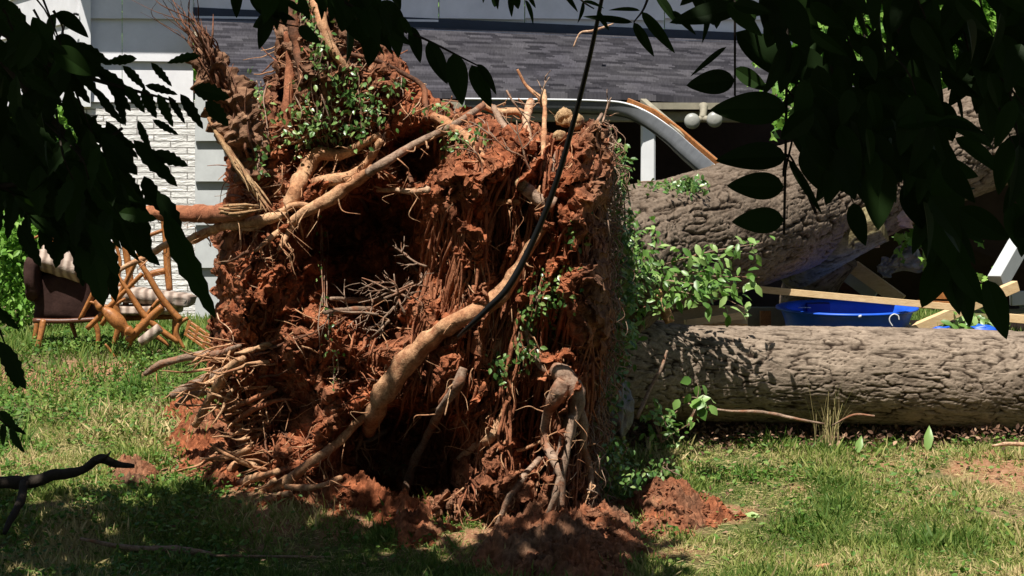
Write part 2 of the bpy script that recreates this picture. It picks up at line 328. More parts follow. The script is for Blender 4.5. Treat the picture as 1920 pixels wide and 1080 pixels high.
def Yf(u, v, detail=True):
    u = np.asarray(u, float); v = np.asarray(v, float); sd = poly_sd(u, v, OUT); e = 1-np.clip(sd/75, 0, 1)
    y = 13.45+(1120-u)/700*.75+.62*(1-np.sqrt(np.clip(1-e*e, 0, 1)))
    for a, b, su, sv, dp in FEAT: y = y+dp*np.exp(-(((u-a)/su)**2+((v-b)/sv)**2)**(2.4 if dp > .2 else 1.4))
    if detail:
        wu = u+30*fbm(u/90, v/90, 0, 3, 2); wv = v+30*fbm(u/90, v/90, 5, 3, 4)
        rt = np.clip((u-760)/150, 0, 1)
        lean = wu+(v-600)*.28*rt
        y = y-.165*(.4+.6*rt)*ridge(lean/50, wv/260, 0, 4, 6)-(.10-.045*rt)*fbm(wu/60, wv/45, 0, 5, 7, .6)-.028*ridge(wu/18, wv/26, 0, 3, 12)+.035*np.clip(fbm(u/22, v/22, 3, 3, 31)-.1, 0, 1)
    return y
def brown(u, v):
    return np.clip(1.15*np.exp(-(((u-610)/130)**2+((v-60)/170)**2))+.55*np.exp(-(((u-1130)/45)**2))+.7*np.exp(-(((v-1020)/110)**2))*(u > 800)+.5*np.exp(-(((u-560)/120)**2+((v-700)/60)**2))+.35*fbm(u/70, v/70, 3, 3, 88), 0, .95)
st_ = 2.4
U, V_ = np.meshgrid(np.arange(380, 1170, st_), np.arange(-44, 1104, st_)); sd = poly_sd(U, V_, OUT)+9*fbm(U/25, V_/25, 0, 3, 40)
ins = sd > 0; yy = Yf(U, V_); FR = P(U, V_, yy)
px = np.array([fbm(U/16, V_/16, k, 3, 50+k) for k in (0, 1)]); FR[..., 0] += .022*px[0]; FR[..., 2] += .022*px[1]
bk = np.maximum(yy+.12, 14.25+.5*np.sqrt(np.clip(sd/120, 0, 1))+(1120-U)/700*.55+.1*fbm(U/50, V_/50, 9, 3, 77)); BKp = P(U, V_, bk); BKp[..., 0] += .03*px[1]
m_, n_ = U.shape; idF = np.full(U.shape, -1); idB = np.full(U.shape, -1); k = ins.sum(); idF[ins] = np.arange(k); idB[ins] = np.arange(k)+k
cell = ins[:-1, :-1] & ins[1:, :-1] & ins[:-1, 1:] & ins[1:, 1:]
def quads(I, fl):
    q = np.stack([I[:-1, :-1][cell], I[1:, :-1][cell], I[1:, 1:][cell], I[:-1, 1:][cell]], -1); return q[:, ::-1] if fl else q
Qs = [quads(idF, False), quads(idB, True)]
cp = np.pad(cell, 1)                                    # rim wall closes front to back
for (di, dj, a, b) in ((0, -1, (0, 0), (1, 0)), (0, 1, (1, 1), (0, 1)), (-1, 0, (0, 1), (0, 0)), (1, 0, (1, 0), (1, 1))):
    ed = cell & ~cp[1+di:cp.shape[0]-1+di, 1+dj:cp.shape[1]-1+dj]; ii, jj = np.where(ed)
    A = (ii+a[0], jj+a[1]); B = (ii+b[0], jj+b[1]); Qs.append(np.stack([idF[B], idF[A], idB[A], idB[B]], -1))
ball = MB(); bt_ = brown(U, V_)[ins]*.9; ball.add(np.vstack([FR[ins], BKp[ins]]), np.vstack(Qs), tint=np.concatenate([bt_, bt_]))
tree = thing('fallen_tree', 'huge uprooted tree with upended red clay root plate and two thick fallen trunks', 'fallen tree')
def icos(mb, c, r, seed, sq=(1, 1, 1), tint=None, n=7):
    a = np.linspace(0, math.pi, n)[:, None]; b = np.linspace(0, 2*math.pi, 9)[None]
    d = np.stack(np.broadcast_arrays(np.sin(a)*np.cos(b), np.sin(a)*np.sin(b), np.cos(a)), -1)
    rr = r*(1+.5*fbm(d[..., 0]*2.3+seed*3.1, d[..., 1]*2.3, d[..., 2]*2.3, 3, seed, .7)); rr[:, -1] = rr[:, 0]
    mb.grid(np.array(c)+d*rr[..., None]*np.array(sq), flip=True, tint=None if tint is None else np.full(d.shape[:2], tint))
for i in range(2600):                                   # clods stuck in the root ball
    u = RNG.uniform(400, 1145); v = RNG.uniform(-30, 1070)
    if poly_sd(np.array([u]), np.array([v]), OUT)[0] < 6: continue
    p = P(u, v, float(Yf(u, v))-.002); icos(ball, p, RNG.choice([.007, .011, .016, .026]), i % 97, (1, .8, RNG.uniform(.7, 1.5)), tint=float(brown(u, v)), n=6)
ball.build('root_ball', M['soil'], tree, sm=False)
def RP(u, v, off=0.): return toward(P(u, v, Yf(u, v, False)), off)
SIDE = []
def root(pts, mat='root', off=.06, seg=10, rough=.22, name='root', cut=False, lab=None, absd=None, mb=None):
    a = np.array(pts, float); d = []
    for i in range(len(a)):
        o = a[i, 3] if a.shape[1] > 3 else off
        d.append((absd if absd is not None else float(Yf(a[i, 0], a[i, 1], False)))-o)
    d = np.array(d)
    if absd is None:                                     # smooth the depth so big roots bridge hollows
        for _ in range(2):
            if len(d) > 2: d[1:-1] = np.minimum(d[1:-1], (d[:-2]+d[2:])/2*.6+d[1:-1]*.4)
    p = P(a[:, 0], a[:, 1], d); r = a[:, 2]*d/F*.79
    q = p.copy(); q[1:-1] += RNG.normal(0, .008, q[1:-1].shape)
    mb_ = mb or MB(); mb_.tube(q, r, max(seg, 14) if not mb else seg, 9, rough*1.35, 13, seed=int(a[0, 0]) % 50)
    if not mb and r.max() > .015 and len(p) > 2: SIDE.append((p, r))
    if mb: return
    o = mb_.build(name, M[mat], tree)
    if lab: o['label'] = lab
    return o
big = [
 ([(1022, 425, 10), (985, 490, 14), (945, 545, 19), (880, 595, 23), (810, 635, 24), (755, 685, 25), (718, 745, 24), (694, 798, 19), (688, 806, 12)], 'root', .2),
 ([(705, 770, 8), (670, 800, 10), (630, 832, 11), (590, 862, 12), (550, 893, 13), (512, 920, 12)], 'root', .24),
 ([(700, 318, 14), (660, 345, 16), (610, 375, 16), (570, 400, 13), (535, 425, 10), (505, 450, 7), (478, 472, 4)], 'root', .18),
 ([(565, 402, 8), (548, 425, 8), (533, 448, 6), (522, 470, 4)], 'root', .2),
 ([(585, 388, 8), (586, 405, 7), (584, 422, 5)], 'root', .2), ([(560, 415, 4), (564, 440, 3), (568, 463, 2)], 'root', .2),
 ([(535, 402, 8), (500, 410, 11), (455, 418, 12), (405, 430, 11), (350, 448, 10), (320, 458, 9), (270, 483, 8), (230, 503, 7), (198, 526, 4)], 'root', .2),
 ([(590, 385, 5), (550, 388, 7), (515, 402, 8), (480, 425, 6), (455, 430, 4)], 'root', .17),
 ([(545, 392, 22), (556, 360, 22), (575, 320, 21), (598, 292, 17), (640, 292, 14), (685, 268, 10), (712, 252, 8)], 'root', .1),
 ([(585, 342, 8), (620, 338, 12), (660, 330, 13), (690, 300, 11), (715, 262, 8)], 'root', .12),
 ([(812, 218, 10), (848, 236, 11), (880, 262, 11), (900, 295, 9), (905, 330, 8)], 'root', .12),
 ([(905, 300, 9), (898, 350, 10), (880, 410, 9), (862, 480, 9), (838, 550, 8), (822, 600, 7), (800, 640, 5)], 'rootred', .08),
 ([(930, 380, 8), (912, 450, 9), (895, 520, 10), (872, 580, 9), (850, 640, 7)], 'rootred', .08),
 ([(870, 690, 10), (852, 720, 12), (830, 765, 10), (805, 810, 10), (782, 855, 10), (765, 900, 9), (755, 940, 7), (741, 980, 4)], 'rootgrey', .3),
 ([(948, 762, 9), (938, 795, 12), (915, 825, 12), (890, 845, 10), (862, 860, 8)], 'root', .12),
 ([(1035, 690, 14), (1058, 705, 24), (1078, 735, 22), (1072, 780, 18), (1060, 830, 14), (1048, 885, 12), (1046, 950, 9), (1036, 1010, 6)], 'rootgrey', .2),
 ([(1060, 715, 20), (1040, 745, 20), (1028, 785, 12), (1024, 830, 12), (1040, 868, 12), (1052, 900, 9), (1055, 950, 6)], 'rootgrey', .24),
 ([(1080, 735, 12), (1090, 790, 11), (1095, 840, 9), (1105, 880, 8), (1108, 925, 5)], 'rootgrey', .18),
 ([(1072, 780, 9), (1062, 850, 9), (1040, 930, 8), (1018, 990, 6)], 'rootgrey', .26),
 ([(985, 590, 4), (992, 640, 6), (1018, 680, 8), (1045, 700, 10)], 'rootgrey', .14),
 ([(1012, 860, 6), (985, 895, 8), (955, 925, 9), (945, 960, 8), (925, 1010, 6)], 'rootgrey', .2),
 ([(455, 672, 7), (432, 688, 12), (415, 712, 12), (392, 748, 12), (365, 798, 8)], 'root', .25),
 ([(450, 648, 6), (410, 660, 9), (355, 668, 10), (310, 684, 9), (272, 702, 6)], 'rootgrey', .15),
 ([(425, 695, 12), (385, 712, 14), (345, 728, 12), (322, 742, 8)], 'rootgrey', .15),
 ([(395, 735, 7), (360, 742, 9), (330, 762, 6)], 'rootgrey', .1),
 ([(445, 868, 9), (422, 888, 13), (403, 912, 14), (390, 942, 10)], 'root', .3),
 ([(385, 945, 10), (420, 940, 12), (455, 928, 11), (490, 915, 9), (515, 900, 6)], 'root', .35),
 ([(410, 932, 8), (440, 908, 10), (478, 897, 10), (520, 884, 7)], 'root', .3),
 ([(535, 912, 5), (565, 918, 7), (600, 912, 7), (640, 896, 6)], 'root', .35),
 ([(480, 935, 8), (510, 930, 9), (545, 925, 7)], 'root', .35),
 ([(1040, 385, 16), (1012, 372, 15), (985, 352, 14)], 'rootgrey', .2),
 ([(930, 380, 7), (965, 381, 7), (975, 382, 6)], 'root', .2),
 ([(1020, 170, 5), (1022, 220, 6), (1018, 280, 6), (1020, 330, 5)], 'root', .1),
 ([(970, 130, 2.5), (985, 160, 4), (1008, 180, 5), (1014, 190, 5)], 'root', .1),
 ([(995, 190, 9), (985, 215, 10), (990, 250, 9), (1000, 280, 8)], 'rootpale', .1),
 ([(905, 195, 9), (935, 205, 10), (970, 212, 9), (990, 222, 7)], 'root', .05),
 ([(925, 200, 7), (938, 225, 8), (952, 245, 7)], 'rootgrey', .12),
 ([(1128, 215, 4), (1110, 260, 6), (1098, 320, 7), (1090, 400, 7), (1082, 470, 5)], 'rootgrey', .06),
 ([(1140, 250, 4), (1130, 330, 6), (1120, 420, 7), (1125, 500, 6)], 'rootdark', .06),
 ([(540, 60, 10), (545, 140, 12), (538, 220, 12), (548, 270, 10)], 'rootred', .12),
 ([(590, -30, 14), (600, 30, 14), (625, 90, 12), (650, 130, 10)], 'root', .14),
 ([(560, -30, 12), (550, 20, 14), (556, 90, 14), (570, 160, 10)], 'rootdark', .1),
 ([(650, 100, 5), (700, 112, 6), (750, 130, 6), (785, 160, 6), (802, 190, 6), (800, 225, 5)], 'rootdark', .15),
 ([(430, 800, 5), (470, 770, 7), (515, 755, 6), (550, 748, 3)], 'rootred', .2),
 ([(430, 770, 4), (475, 745, 6), (520, 730, 4)], 'rootred', .2), ([(610, 585, 6), (660, 583, 8), (713, 580, 8)], 'rootgrey', .35),
 ([(620, 560, 5), (670, 565, 7), (720, 562, 6)], 'rootgrey', .3), ([(1005, 580, 7), (960, 640, 8), (935, 690, 6)], 'rootred', .1),
 ([(1020, 420, 10), (1000, 500, 14), (985, 560, 14), (960, 620, 12), (920, 660, 10), (885, 690, 8)], 'root', .08),
 ([(755, 310, 5), (770, 340, 6), (765, 350, 6)], 'rootdark', .3), ([(1125, 800, 5), (1115, 860, 5), (1122, 930, 4)], 'rootgrey', .1),
 ([(680, 800, 5), (672, 830, 6), (664, 845, 4)], 'root', .15),
]
for pts, mat, off in big: root(pts, mat, off, lab={'rootdark': None}.get(mat))
root([(708, 357, 5), (740, 357, 6), (775, 357, 7), (802, 356, 8)], 'rootpale', .35, lab='pale whitish root end')
root([(905, 198, 8), (860, 222, 8), (820, 246, 9), (770, 275, 10), (720, 308, 11), (690, 325, 12)], 'rootgrey', .28, rough=.08, lab='straight grey root running up to the right')
for u, v, r in ((1060, 222, 15), (1050, 258, 11), (1082, 232, 14), (982, 350, 11)):       # torn pale root ends
    mb = MB(); b0 = RP(u, v, .02); e0 = P(u, v, Yf(u, v, False)-.2)+np.array([-.01, 0, .01]); rr = r*13.4/F
    mb.tube([b0, (b0+e0)/2, e0, e0+np.array([0, .012, 0])], [rr*1.05, rr, rr*1.02, rr*.5], 14, 5, .35, 30); mb.build('broken_root_end', M['splinter'], tree)
# broken stump on the left of the plate
brk = MB(); brk.tube(P([376, 392, 418, 440, 462, 478], [72, 115, 165, 215, 275, 330], [14.1, 14.05, 14, 13.95, 13.95, 14]), np.array([12, 26, 34, 38, 34, 22])*14/F, 60, 26, .9, 13, tint=.9)
bo = brk.build('broken_root', M['soil'], tree, sm=False); bo['label'] = 'thick dark broken root leaning up to the left'
sp = MB(); sp.tube(P([392, 415, 445, 472, 492], [222, 262, 310, 348, 376], [13.9, 13.85, 13.8, 13.75, 13.75]), np.array([7, 12, 14, 13, 7])*13.8/F, 12, 8, .3, 20, flat=.5)
for i in range(12):
    t = RNG.random(); u0 = 430+55*t+RNG.normal(0, 6); v0 = 290+75*t+RNG.normal(0, 6); sp.tube(P([u0, u0+18, u0+30+RNG.normal(0, 8)], [v0, v0+24, v0+48], [13.75, 13.72, 13.68]), np.array([1, 2.4, .3])*13.7/F, 5, 2)
sp.build('splintered_wood', M['splinter'], bo)
root([(262, 398, 16), (300, 400, 19), (345, 402, 21), (400, 400, 21), (440, 398, 18), (470, 396, 15)], 'rootred', .35, seg=20, rough=.12, lab='thick snapped root sticking out to the left')
sp = MB()
for i in range(16):
    v0 = RNG.uniform(384, 402); u0 = RNG.uniform(440, 462); d0 = 13.72+RNG.uniform(-.04, .05); sp.tube(P([u0-30, u0, u0+RNG.uniform(20, 38)], [v0, v0+RNG.normal(0, 3), 391+RNG.normal(0, 4)], [d0, d0-.01, d0]), np.array([2.5, 3, .4])*13.7/F, 5, 2)
sp.build('splintered_wood', M['splinter'], tree)
tw = MB()                                               # thin roots splaying out at the top left
for i in range(20):
    u0 = RNG.uniform(360, 420); v0 = RNG.uniform(60, 120)+(u0-370)*.6; L = RNG.uniform(60, 150); an = R(RNG.uniform(100, 145)); b = RNG.normal(0, 20, 2)
    u1, v1 = u0+L*math.cos(an), v0-L*math.sin(an)
    tw.tube(P([u0, (u0+u1)/2+b[0]*.6, u1, u1-14+b[1]], [v0, (v0+v1)/2+b[1]*.3, v1, v1-30], 14.05+RNG.normal(0, .1, 4)), np.array([4, 2.4, 1.4, .5])*RNG.uniform(.35, .9)*14/F, 6, 4, .2)
for i in range(46):
    t = RNG.random(); u0 = 385+90*t+RNG.normal(0, 12); v0 = 80+230*t; u1 = u0-RNG.uniform(-10, 45); v1 = v0-RNG.uniform(30, 90)
    tw.tube(P([u0, (u0+u1)/2+RNG.normal(0, 6), u1], [v0, (v0+v1)/2, v1], [13.88, 13.85+RNG.normal(0, .04), 13.9+RNG.normal(0, .1)]), np.array([4, 3, .6])*RNG.uniform(.4, 1)*13.9/F, 6, 4, .2)
tag(tw.build('thin_roots', M['rootdark'], tree), kind='stuff')
# medium random roots, each its own part
cnt = 0
while cnt < 40:
    u = RNG.uniform(430, 1120); v = RNG.uniform(180, 900)
    if poly_sd(np.array([u]), np.array([v]), OUT)[0] < 25: continue
    L = RNG.uniform(70, 190); base = R(-100 if u > 780 else RNG.choice([-150, -120, -60])); n = 5; an = base+RNG.normal(0, .35); pts = []; r0 = RNG.uniform(3.5, 7)
    for i in range(n):
        if poly_sd(np.array([u]), np.array([v]), OUT)[0] < 4 or v > 1010: break
        pts.append((u, v, r0*(1-.55*i/n), RNG.uniform(.02, .09))); u += L/n*math.cos(an); v -= L/n*math.sin(an); an += RNG.normal(0, .35)
    if len(pts) > 2: root(pts, RNG.choice(['root', 'rootred', 'rootred', 'rootgrey']), seg=7); cnt += 1
# fine rootlets
sm_ = MB()
for p_, r_s in SIDE:                                     # side rootlets off the larger roots
    for i in range(int(2+len(p_)*1.3)):
        t = RNG.uniform(.1, .95)*(len(p_)-1); k = int(t); b_ = p_[k]*(1-t+k)+p_[min(k+1, len(p_)-1)]*(t-k); L = RNG.uniform(.05, .2); dv = np.array([RNG.normal(0, .7), RNG.normal(-.2, .3), RNG.normal(-.6, .6)]); dv /= np.linalg.norm(dv)
        e_ = b_+dv*L; sm_.tube([b_, b_+dv*L*.35+RNG.normal(0, .018, 3), b_+dv*L*.7+RNG.normal(0, .03, 3), e_+RNG.normal(0, .03, 3)-[0, 0, L*.25]], np.array([.006, .0045, .003, .001])*RNG.uniform(.4, 1.2), 6, 5, .25, 30)
tag(sm_.build('side_rootlets', M['root'], tree), kind='stuff')
for i in range(75):                                      # ragged roots trailing out of the lower left foot
    u = RNG.uniform(400, 520); v = RNG.uniform(640, 900); L = RNG.uniform(40, 150); an = R(RNG.uniform(165, 235)); n2 = 6; us = [u]; vs = [v]; dd = [float(Yf(np.clip(u, 420, 1100), v, False))-.03]
    for k in range(n2-1): an += RNG.normal(0, .3); us.append(us[-1]+L/n2*math.cos(an)); vs.append(vs[-1]-L/n2*math.sin(an)*.7); dd.append(dd[-1]-RNG.uniform(0, .05))
    sm_2 = MB() if i == 0 else sm_2; sm_2.tube(P(us, vs, dd), RNG.choice([2, 3, 4.5, 6.5])*RNG.uniform(.6, 1)*np.linspace(1, .3, n2)*13.8/F, 8, 5, .3, 20)
tag(sm_2.build('trailing_roots', M['root'], tree), kind='stuff')
vs_ = MB()
for i in range(340):                                     # long strands hanging down the right part
    u = RNG.uniform(800, 1130); v = RNG.uniform(230, 760); L = RNG.uniform(90, 260); n2 = 7; vs1 = v+np.linspace(0, L, n2); us1 = u-np.linspace(0, L*RNG.uniform(-.05, .32), n2)+np.cumsum(RNG.normal(0, 4, n2))
    if hollow(u, v+L/2) > .3 or us1.min() < 700: continue
    d = Yf(us1, np.clip(vs1, 0, 1040), False)-RNG.uniform(.06, .17); d = (d+np.roll(d, 1))/2; d[0] = d[1]
    vs_.tube(P(us1, vs1, d), RNG.uniform(1.6, 4.6)*np.linspace(1, .4, n2)*13.5/F, 7, 4, .25, 16)
tag(vs_.build('root_strands', M['rootred'], tree), kind='stuff')
def rootlets(n, rr, Lr, mat, offr, seed, curlk=.5):
    mb = MB(); k = 0
    while k < n:
        u = RNG.uniform(400, 1145); v = RNG.uniform(-20, 1000)
        if poly_sd(np.array([u]), np.array([v]), OUT)[0] < 3 or (RNG.random() < .85 and hollow(u, v) > .3) or (u < 620 and 400 < v < 740 and RNG.random() < .75): continue
        L = RNG.uniform(*Lr); an = R(-98 if u > 780 else RNG.choice([-170, -140, -90, -40, -10, 20, 160]))+RNG.normal(0, .4); n2 = 5; us = []; vs = []; of = RNG.uniform(*offr)
        for i in range(n2): us.append(u); vs.append(v); u += L/n2*math.cos(an); v -= L/n2*math.sin(an); an += RNG.normal(0, curlk)
        us = np.array(us); vs = np.array(vs); uc = np.clip(us, 405, 1140); vc = np.clip(vs, -20, 1040)
        d = Yf(uc, vc, False)-.05-of*np.linspace(0, 1, n2)**1.2-RNG.uniform(0, .05)
        r = RNG.uniform(*rr)*np.linspace(1, .35, n2); mb.tube(P(us, vs, d), r*13.6/F, 5, 3, 0); k += 1
    return tag(mb.build('rootlets', M[mat], tree), kind='stuff')
rootlets(620, (.8, 2.8), (20, 80), 'rootred', (0, .06), 1, .28)
rootlets(260, (.8, 2.4), (25, 100), 'root', (0, .12), 2, .25)
rootlets(110, (.6, 1.6), (30, 90), 'rootpale', (.02, .15), 3, .3)
rootlets(300, (1.5, 4.5), (25, 90), 'rootdark', (0, .06), 4, .25)
mb = MB()                                               # fibrous fringe down the right edge
for i in range(420):
    v = RNG.uniform(225, 930); u = np.interp(v, [220, 330, 400, 560, 720, 800, 930], [1132, 1150, 1140, 1150, 1132, 1112, 1120])+RNG.normal(0, 10); L = RNG.uniform(20, 80); a = RNG.normal(0, 10, 3)
    mb.tube(P([u, u+8+a[0], u+4+a[1], u+a[2]], [v, v+L*.3, v+L*.7, v+L], 13.85+RNG.normal(0, .18)+RNG.normal(0, .03, 4)), np.array([1.6, 1.3, 1, .4])*RNG.uniform(.4, 1.1)*13.8/F, 5, 3)
tag(mb.build('rootlets', M['rootgrey'], tree), kind='stuff')
mb = MB()                                               # bleached dead twig spray in the hollow
def spray(mb, u, v, d, an, L, r, dep):
    n = 4; us = [u]; vs = [v]; ds = [d]
    for i in range(n): an += RNG.normal(0, .22); u += L/n*math.cos(an); v -= L/n*math.sin(an); d += RNG.normal(0, .02); us.append(u); vs.append(v); ds.append(d)
    mb.tube(P(us, vs, ds), np.linspace(r, r*.4, n+1)*13.6/F, 5, 3)
    if dep:
        for k in (1, 2, 3): spray(mb, us[k], vs[k], ds[k], an+RNG.choice([-1, 1])*RNG.uniform(.4, 1), L*RNG.uniform(.35, .6), r*.6, dep-1)
for u, v, an, L in ((775, 530, 3.5, 110), (720, 560, .7, 90), (730, 600, 3.9, 60), (760, 590, 1.8, 80), (800, 500, 2.8, 70), (710, 590, 2.9, 110), (770, 560, 2.7, 100), (740, 575, 4.3, 60)): spray(mb, u, v, 13.62, an, L, 2.8, 2)
for u, v, an, L in ((950, 170, 5., 90), (1000, 330, 2.2, 110), (1015, 200, 1.9, 60), (990, 300, 2.5, 90), (905, 330, 1.5, 90), (930, 260, 2.7, 60), (1130, 230, 1.1, 50)): spray(mb, u, v, 13.35, an, L, 2.4, 1)
tag(mb.build('dead_twigs', M['rootgrey'], tree), kind='stuff')
# ------------------------------------------------------------------ trunks
def trunk(ctrl, mat, name, lab=None, seg=300, nl=620, amp=.0155, cs=(.034, .13), seed=0, parent=tree, cut=None):
    c = smooth(np.array(ctrl, float), 40); p = c[:, :3]; r = c[:, 3]
    L = np.concatenate([[0], np.cumsum(np.linalg.norm(np.diff(p, axis=0), axis=1))]); tt = np.linspace(0, L[-1], nl)
    p = np.stack([np.interp(tt, L, p[:, i]) for i in range(3)], -1); r = np.interp(tt, L, r)
    t = np.gradient(p, axis=0); t /= np.linalg.norm(t, axis=1)[:, None]; N = np.cross(t, [0, 0, 1.]); N /= np.linalg.norm(N, axis=1)[:, None]; B = np.cross(t, N)
    a = np.linspace(0, 2*math.pi, seg, endpoint=False); A, TT = np.meshgrid(a, tt)
    per = max(6, round(2*math.pi*r.mean()/cs[0])); sx = A/(2*math.pi)*per; sy = TT/cs[1]
    ca, sa = np.cos(A), np.sin(A)
    wx = .35*fbm(ca*2.5, sa*2.5, TT*6, 4, seed+1); wy = .45*fbm(ca*3, sa*3, TT*5, 4, seed+2)
    e1 = vor(sx+wx, sy+wy, seed, per); e2 = vor(sx*2+wx*2.4, sy*1.7+wy*1.8, seed+9, per*2)
    kk = r.mean()/cs[0]*1.35; z1 = TT/cs[0]/3.6; w3 = .35*fbm(ca*4, sa*4, TT*9, 3, seed+12)
    c1 = np.clip(np.abs(vn(ca*kk+w3, sa*kk+w3, z1+w3, seed+31))*8, 0, 1); c2 = np.clip(np.abs(vn(ca*kk*1.7+w3, sa*kk*1.7, z1*2.1, seed+37))*8, 0, 1)
    h = c1*(.75+.25*c2)*(.6+.4*np.clip(e1*7, 0, 1)**.7)*(.92+.08*np.clip(e2*5., 0, 1))
    h = h*(.88+.2*fbm(ca*3, sa*3, TT*7, 3, seed+8))+.16*fbm(ca*9, sa*9, TT*18, 4, seed+4)
    rr = r[:, None]*(1+.03*fbm(ca*1.2, sa*1.2, TT*1.1, 2, seed+6))+amp*(h-.6)
    Vv = p[:, None]+rr[..., None]*(N[:, None]*ca[..., None]+B[:, None]*sa[..., None])
    mb = MB(); i = np.arange(nl-1)[:, None]*seg; j = np.arange(seg)[None]; j2 = (j+1) % seg
    V = Vv.reshape(-1, 3); Tn = np.clip(h, 0, 1).reshape(-1); c0 = len(V); V = np.vstack([V, p[0]-t[0]*.02, p[-1]+t[-1]*.02]); jj = np.arange(seg)
    T = np.vstack([np.stack([np.full(seg, c0), (jj+1) % seg, jj], -1), np.stack([np.full(seg, c0+1), (nl-1)*seg+jj, (nl-1)*seg+(jj+1) % seg], -1)])
    mb.add(V, np.stack([i+j, i+j2, i+seg+j2, i+seg+j], -1).reshape(-1, 4)[:, ::-1], T[:, ::-1], tint=np.append(Tn, [.5, .5]))
    o = mb.build(name, M[mat], parent)
    if lab: o['label'] = lab
    return o
d1 = 15.3
def tr(pts): a = np.array(pts, float); return np.hstack([P(a[:, 0], a[:, 1], a[:, 2]), (a[:, 3]*a[:, 2]/F)[:, None]])
trunk(tr([(1060, 672, 15.1, 110), (1160, 686, 15.3, 96), (1260, 695, 15.5, 90), (1400, 700, 15.55, 89), (1550, 703, 15.6, 90), (1700, 705, 15.6, 91), (1850, 712, 15.65, 93), (2020, 722, 15.7, 96), (2250, 730, 15.75, 92)]), 'bark', 'trunk', 'long fallen trunk lying level on the grass', seed=3)
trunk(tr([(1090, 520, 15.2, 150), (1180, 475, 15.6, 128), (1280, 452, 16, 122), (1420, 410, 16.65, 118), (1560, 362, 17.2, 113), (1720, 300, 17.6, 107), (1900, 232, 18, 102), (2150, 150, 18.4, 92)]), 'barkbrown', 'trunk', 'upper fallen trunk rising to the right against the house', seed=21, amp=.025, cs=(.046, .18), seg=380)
trunk(tr([(1490, 490, 17.3, 50), (1550, 462, 16.95, 44), (1605, 436, 16.85, 40), (1650, 416, 16.8, 38)]), 'barkmoss', 'branch_stub', 'mossy branch stub under the upper trunk', seg=90, nl=120, amp=.012, cs=(.05, .1), seed=33)
trunk(tr([(1545, 470, 17.6, 66), (1530, 505, 17.65, 56), (1515, 550, 17.75, 50), (1505, 600, 17.85, 45)]), 'barkbrown', 'branch', 'shaded broken branch below the upper trunk', seg=90, nl=120, amp=.012, cs=(.05, .12), seed=43)
place_root(tree)
# ------------------------------------------------------------------ soil piles
def pile(poly, hgt, label, seed, name='dirt_pile', cl=260, br=.1):
    a = np.array([gat(u, v)[:2] for u, v in poly]); x0, y0 = a.min(0)-.1; x1, y1 = a.max(0)+.1
    X, Y = np.meshgrid(np.arange(x0, x1, .011), np.arange(y0, y1, .011)); sd = poly_sd(X, Y, a); k = np.clip(sd/.22, -.4, 1)
    h = hgt*np.sign(k)*np.abs(k)**.8*(.75+.5*fbm(X*4, Y*4, seed, 4, seed))+.035*ridge(X*9, Y*9, 0, 5, seed+3, .65)*np.clip(sd/.08, 0, 1)+.016*fbm(X*40, Y*40, 0, 3, seed, .7)
    mb = MB(); mb.grid(np.stack([X, Y, gz(X, Y)+np.where(sd > 0, h, -.05+sd*.5)], -1), tint=np.clip(br+.4*fbm(X*5, Y*5, 0, 3, 5), 0, 1))
    for i in range(cl):
        q = a.mean(0)+(a[RNG.integers(len(a))]-a.mean(0))*RNG.random()**.6*1.12+RNG.normal(0, .03, 2); k = float(np.clip(poly_sd(q[:1], q[1:], a)[0]/.22, 0, 1))
        icos(mb, (q[0], q[1], float(gz(q[0], q[1]))+hgt*k**.8*.8+.008), RNG.choice([.007, .012, .02, .032], p=[.45, .35, .15, .05]), i, (1, 1, .75), tint=br, n=8)
    o = mb.build(name, M['soil'], sm=False); return tag(o, label, 'dirt pile')
pile([(930, 1010), (1040, 985), (1150, 960), (1200, 1000), (1215, 1050), (1180, 1100), (950, 1110), (880, 1070)], .13, 'dark reddish dirt heap spilled at the front foot of the root plate', 3, cl=900, br=.6)
pile([(1170, 960), (1215, 940), (1260, 922), (1310, 945), (1345, 980), (1290, 1012), (1200, 1025)], .12, 'crumbly orange dirt heap on the grass right of the root plate', 13, cl=500, br=.35)
pile([(1300, 962), (1350, 955), (1385, 975), (1340, 990)], .04, 'small flat dirt clump at the tip of the right-hand heap', 17, cl=70)
pile([(480, 935), (560, 915), (650, 905), (730, 935), (830, 985), (800, 1010), (640, 985), (520, 965)], .10, 'bright red soil heap in front of the dark hollow under the roots', 23, cl=900, br=.0)
pile([(720, 1000), (790, 985), (850, 1010), (800, 1040), (740, 1035)], .13, 'red clay block on shaded grass before the root plate', 27, cl=90)
pile([(205, 890), (250, 880), (305, 895), (290, 920), (215, 925)], .08, 'small brown clod heap beside the dead branch in the grass', 31, cl=90, br=.8)
pile([(300, 775), (350, 755), (440, 780), (480, 860), (470, 925), (400, 930), (340, 880), (305, 830)], .07, 'loose orange soil patch below the left roots', 37, cl=150)
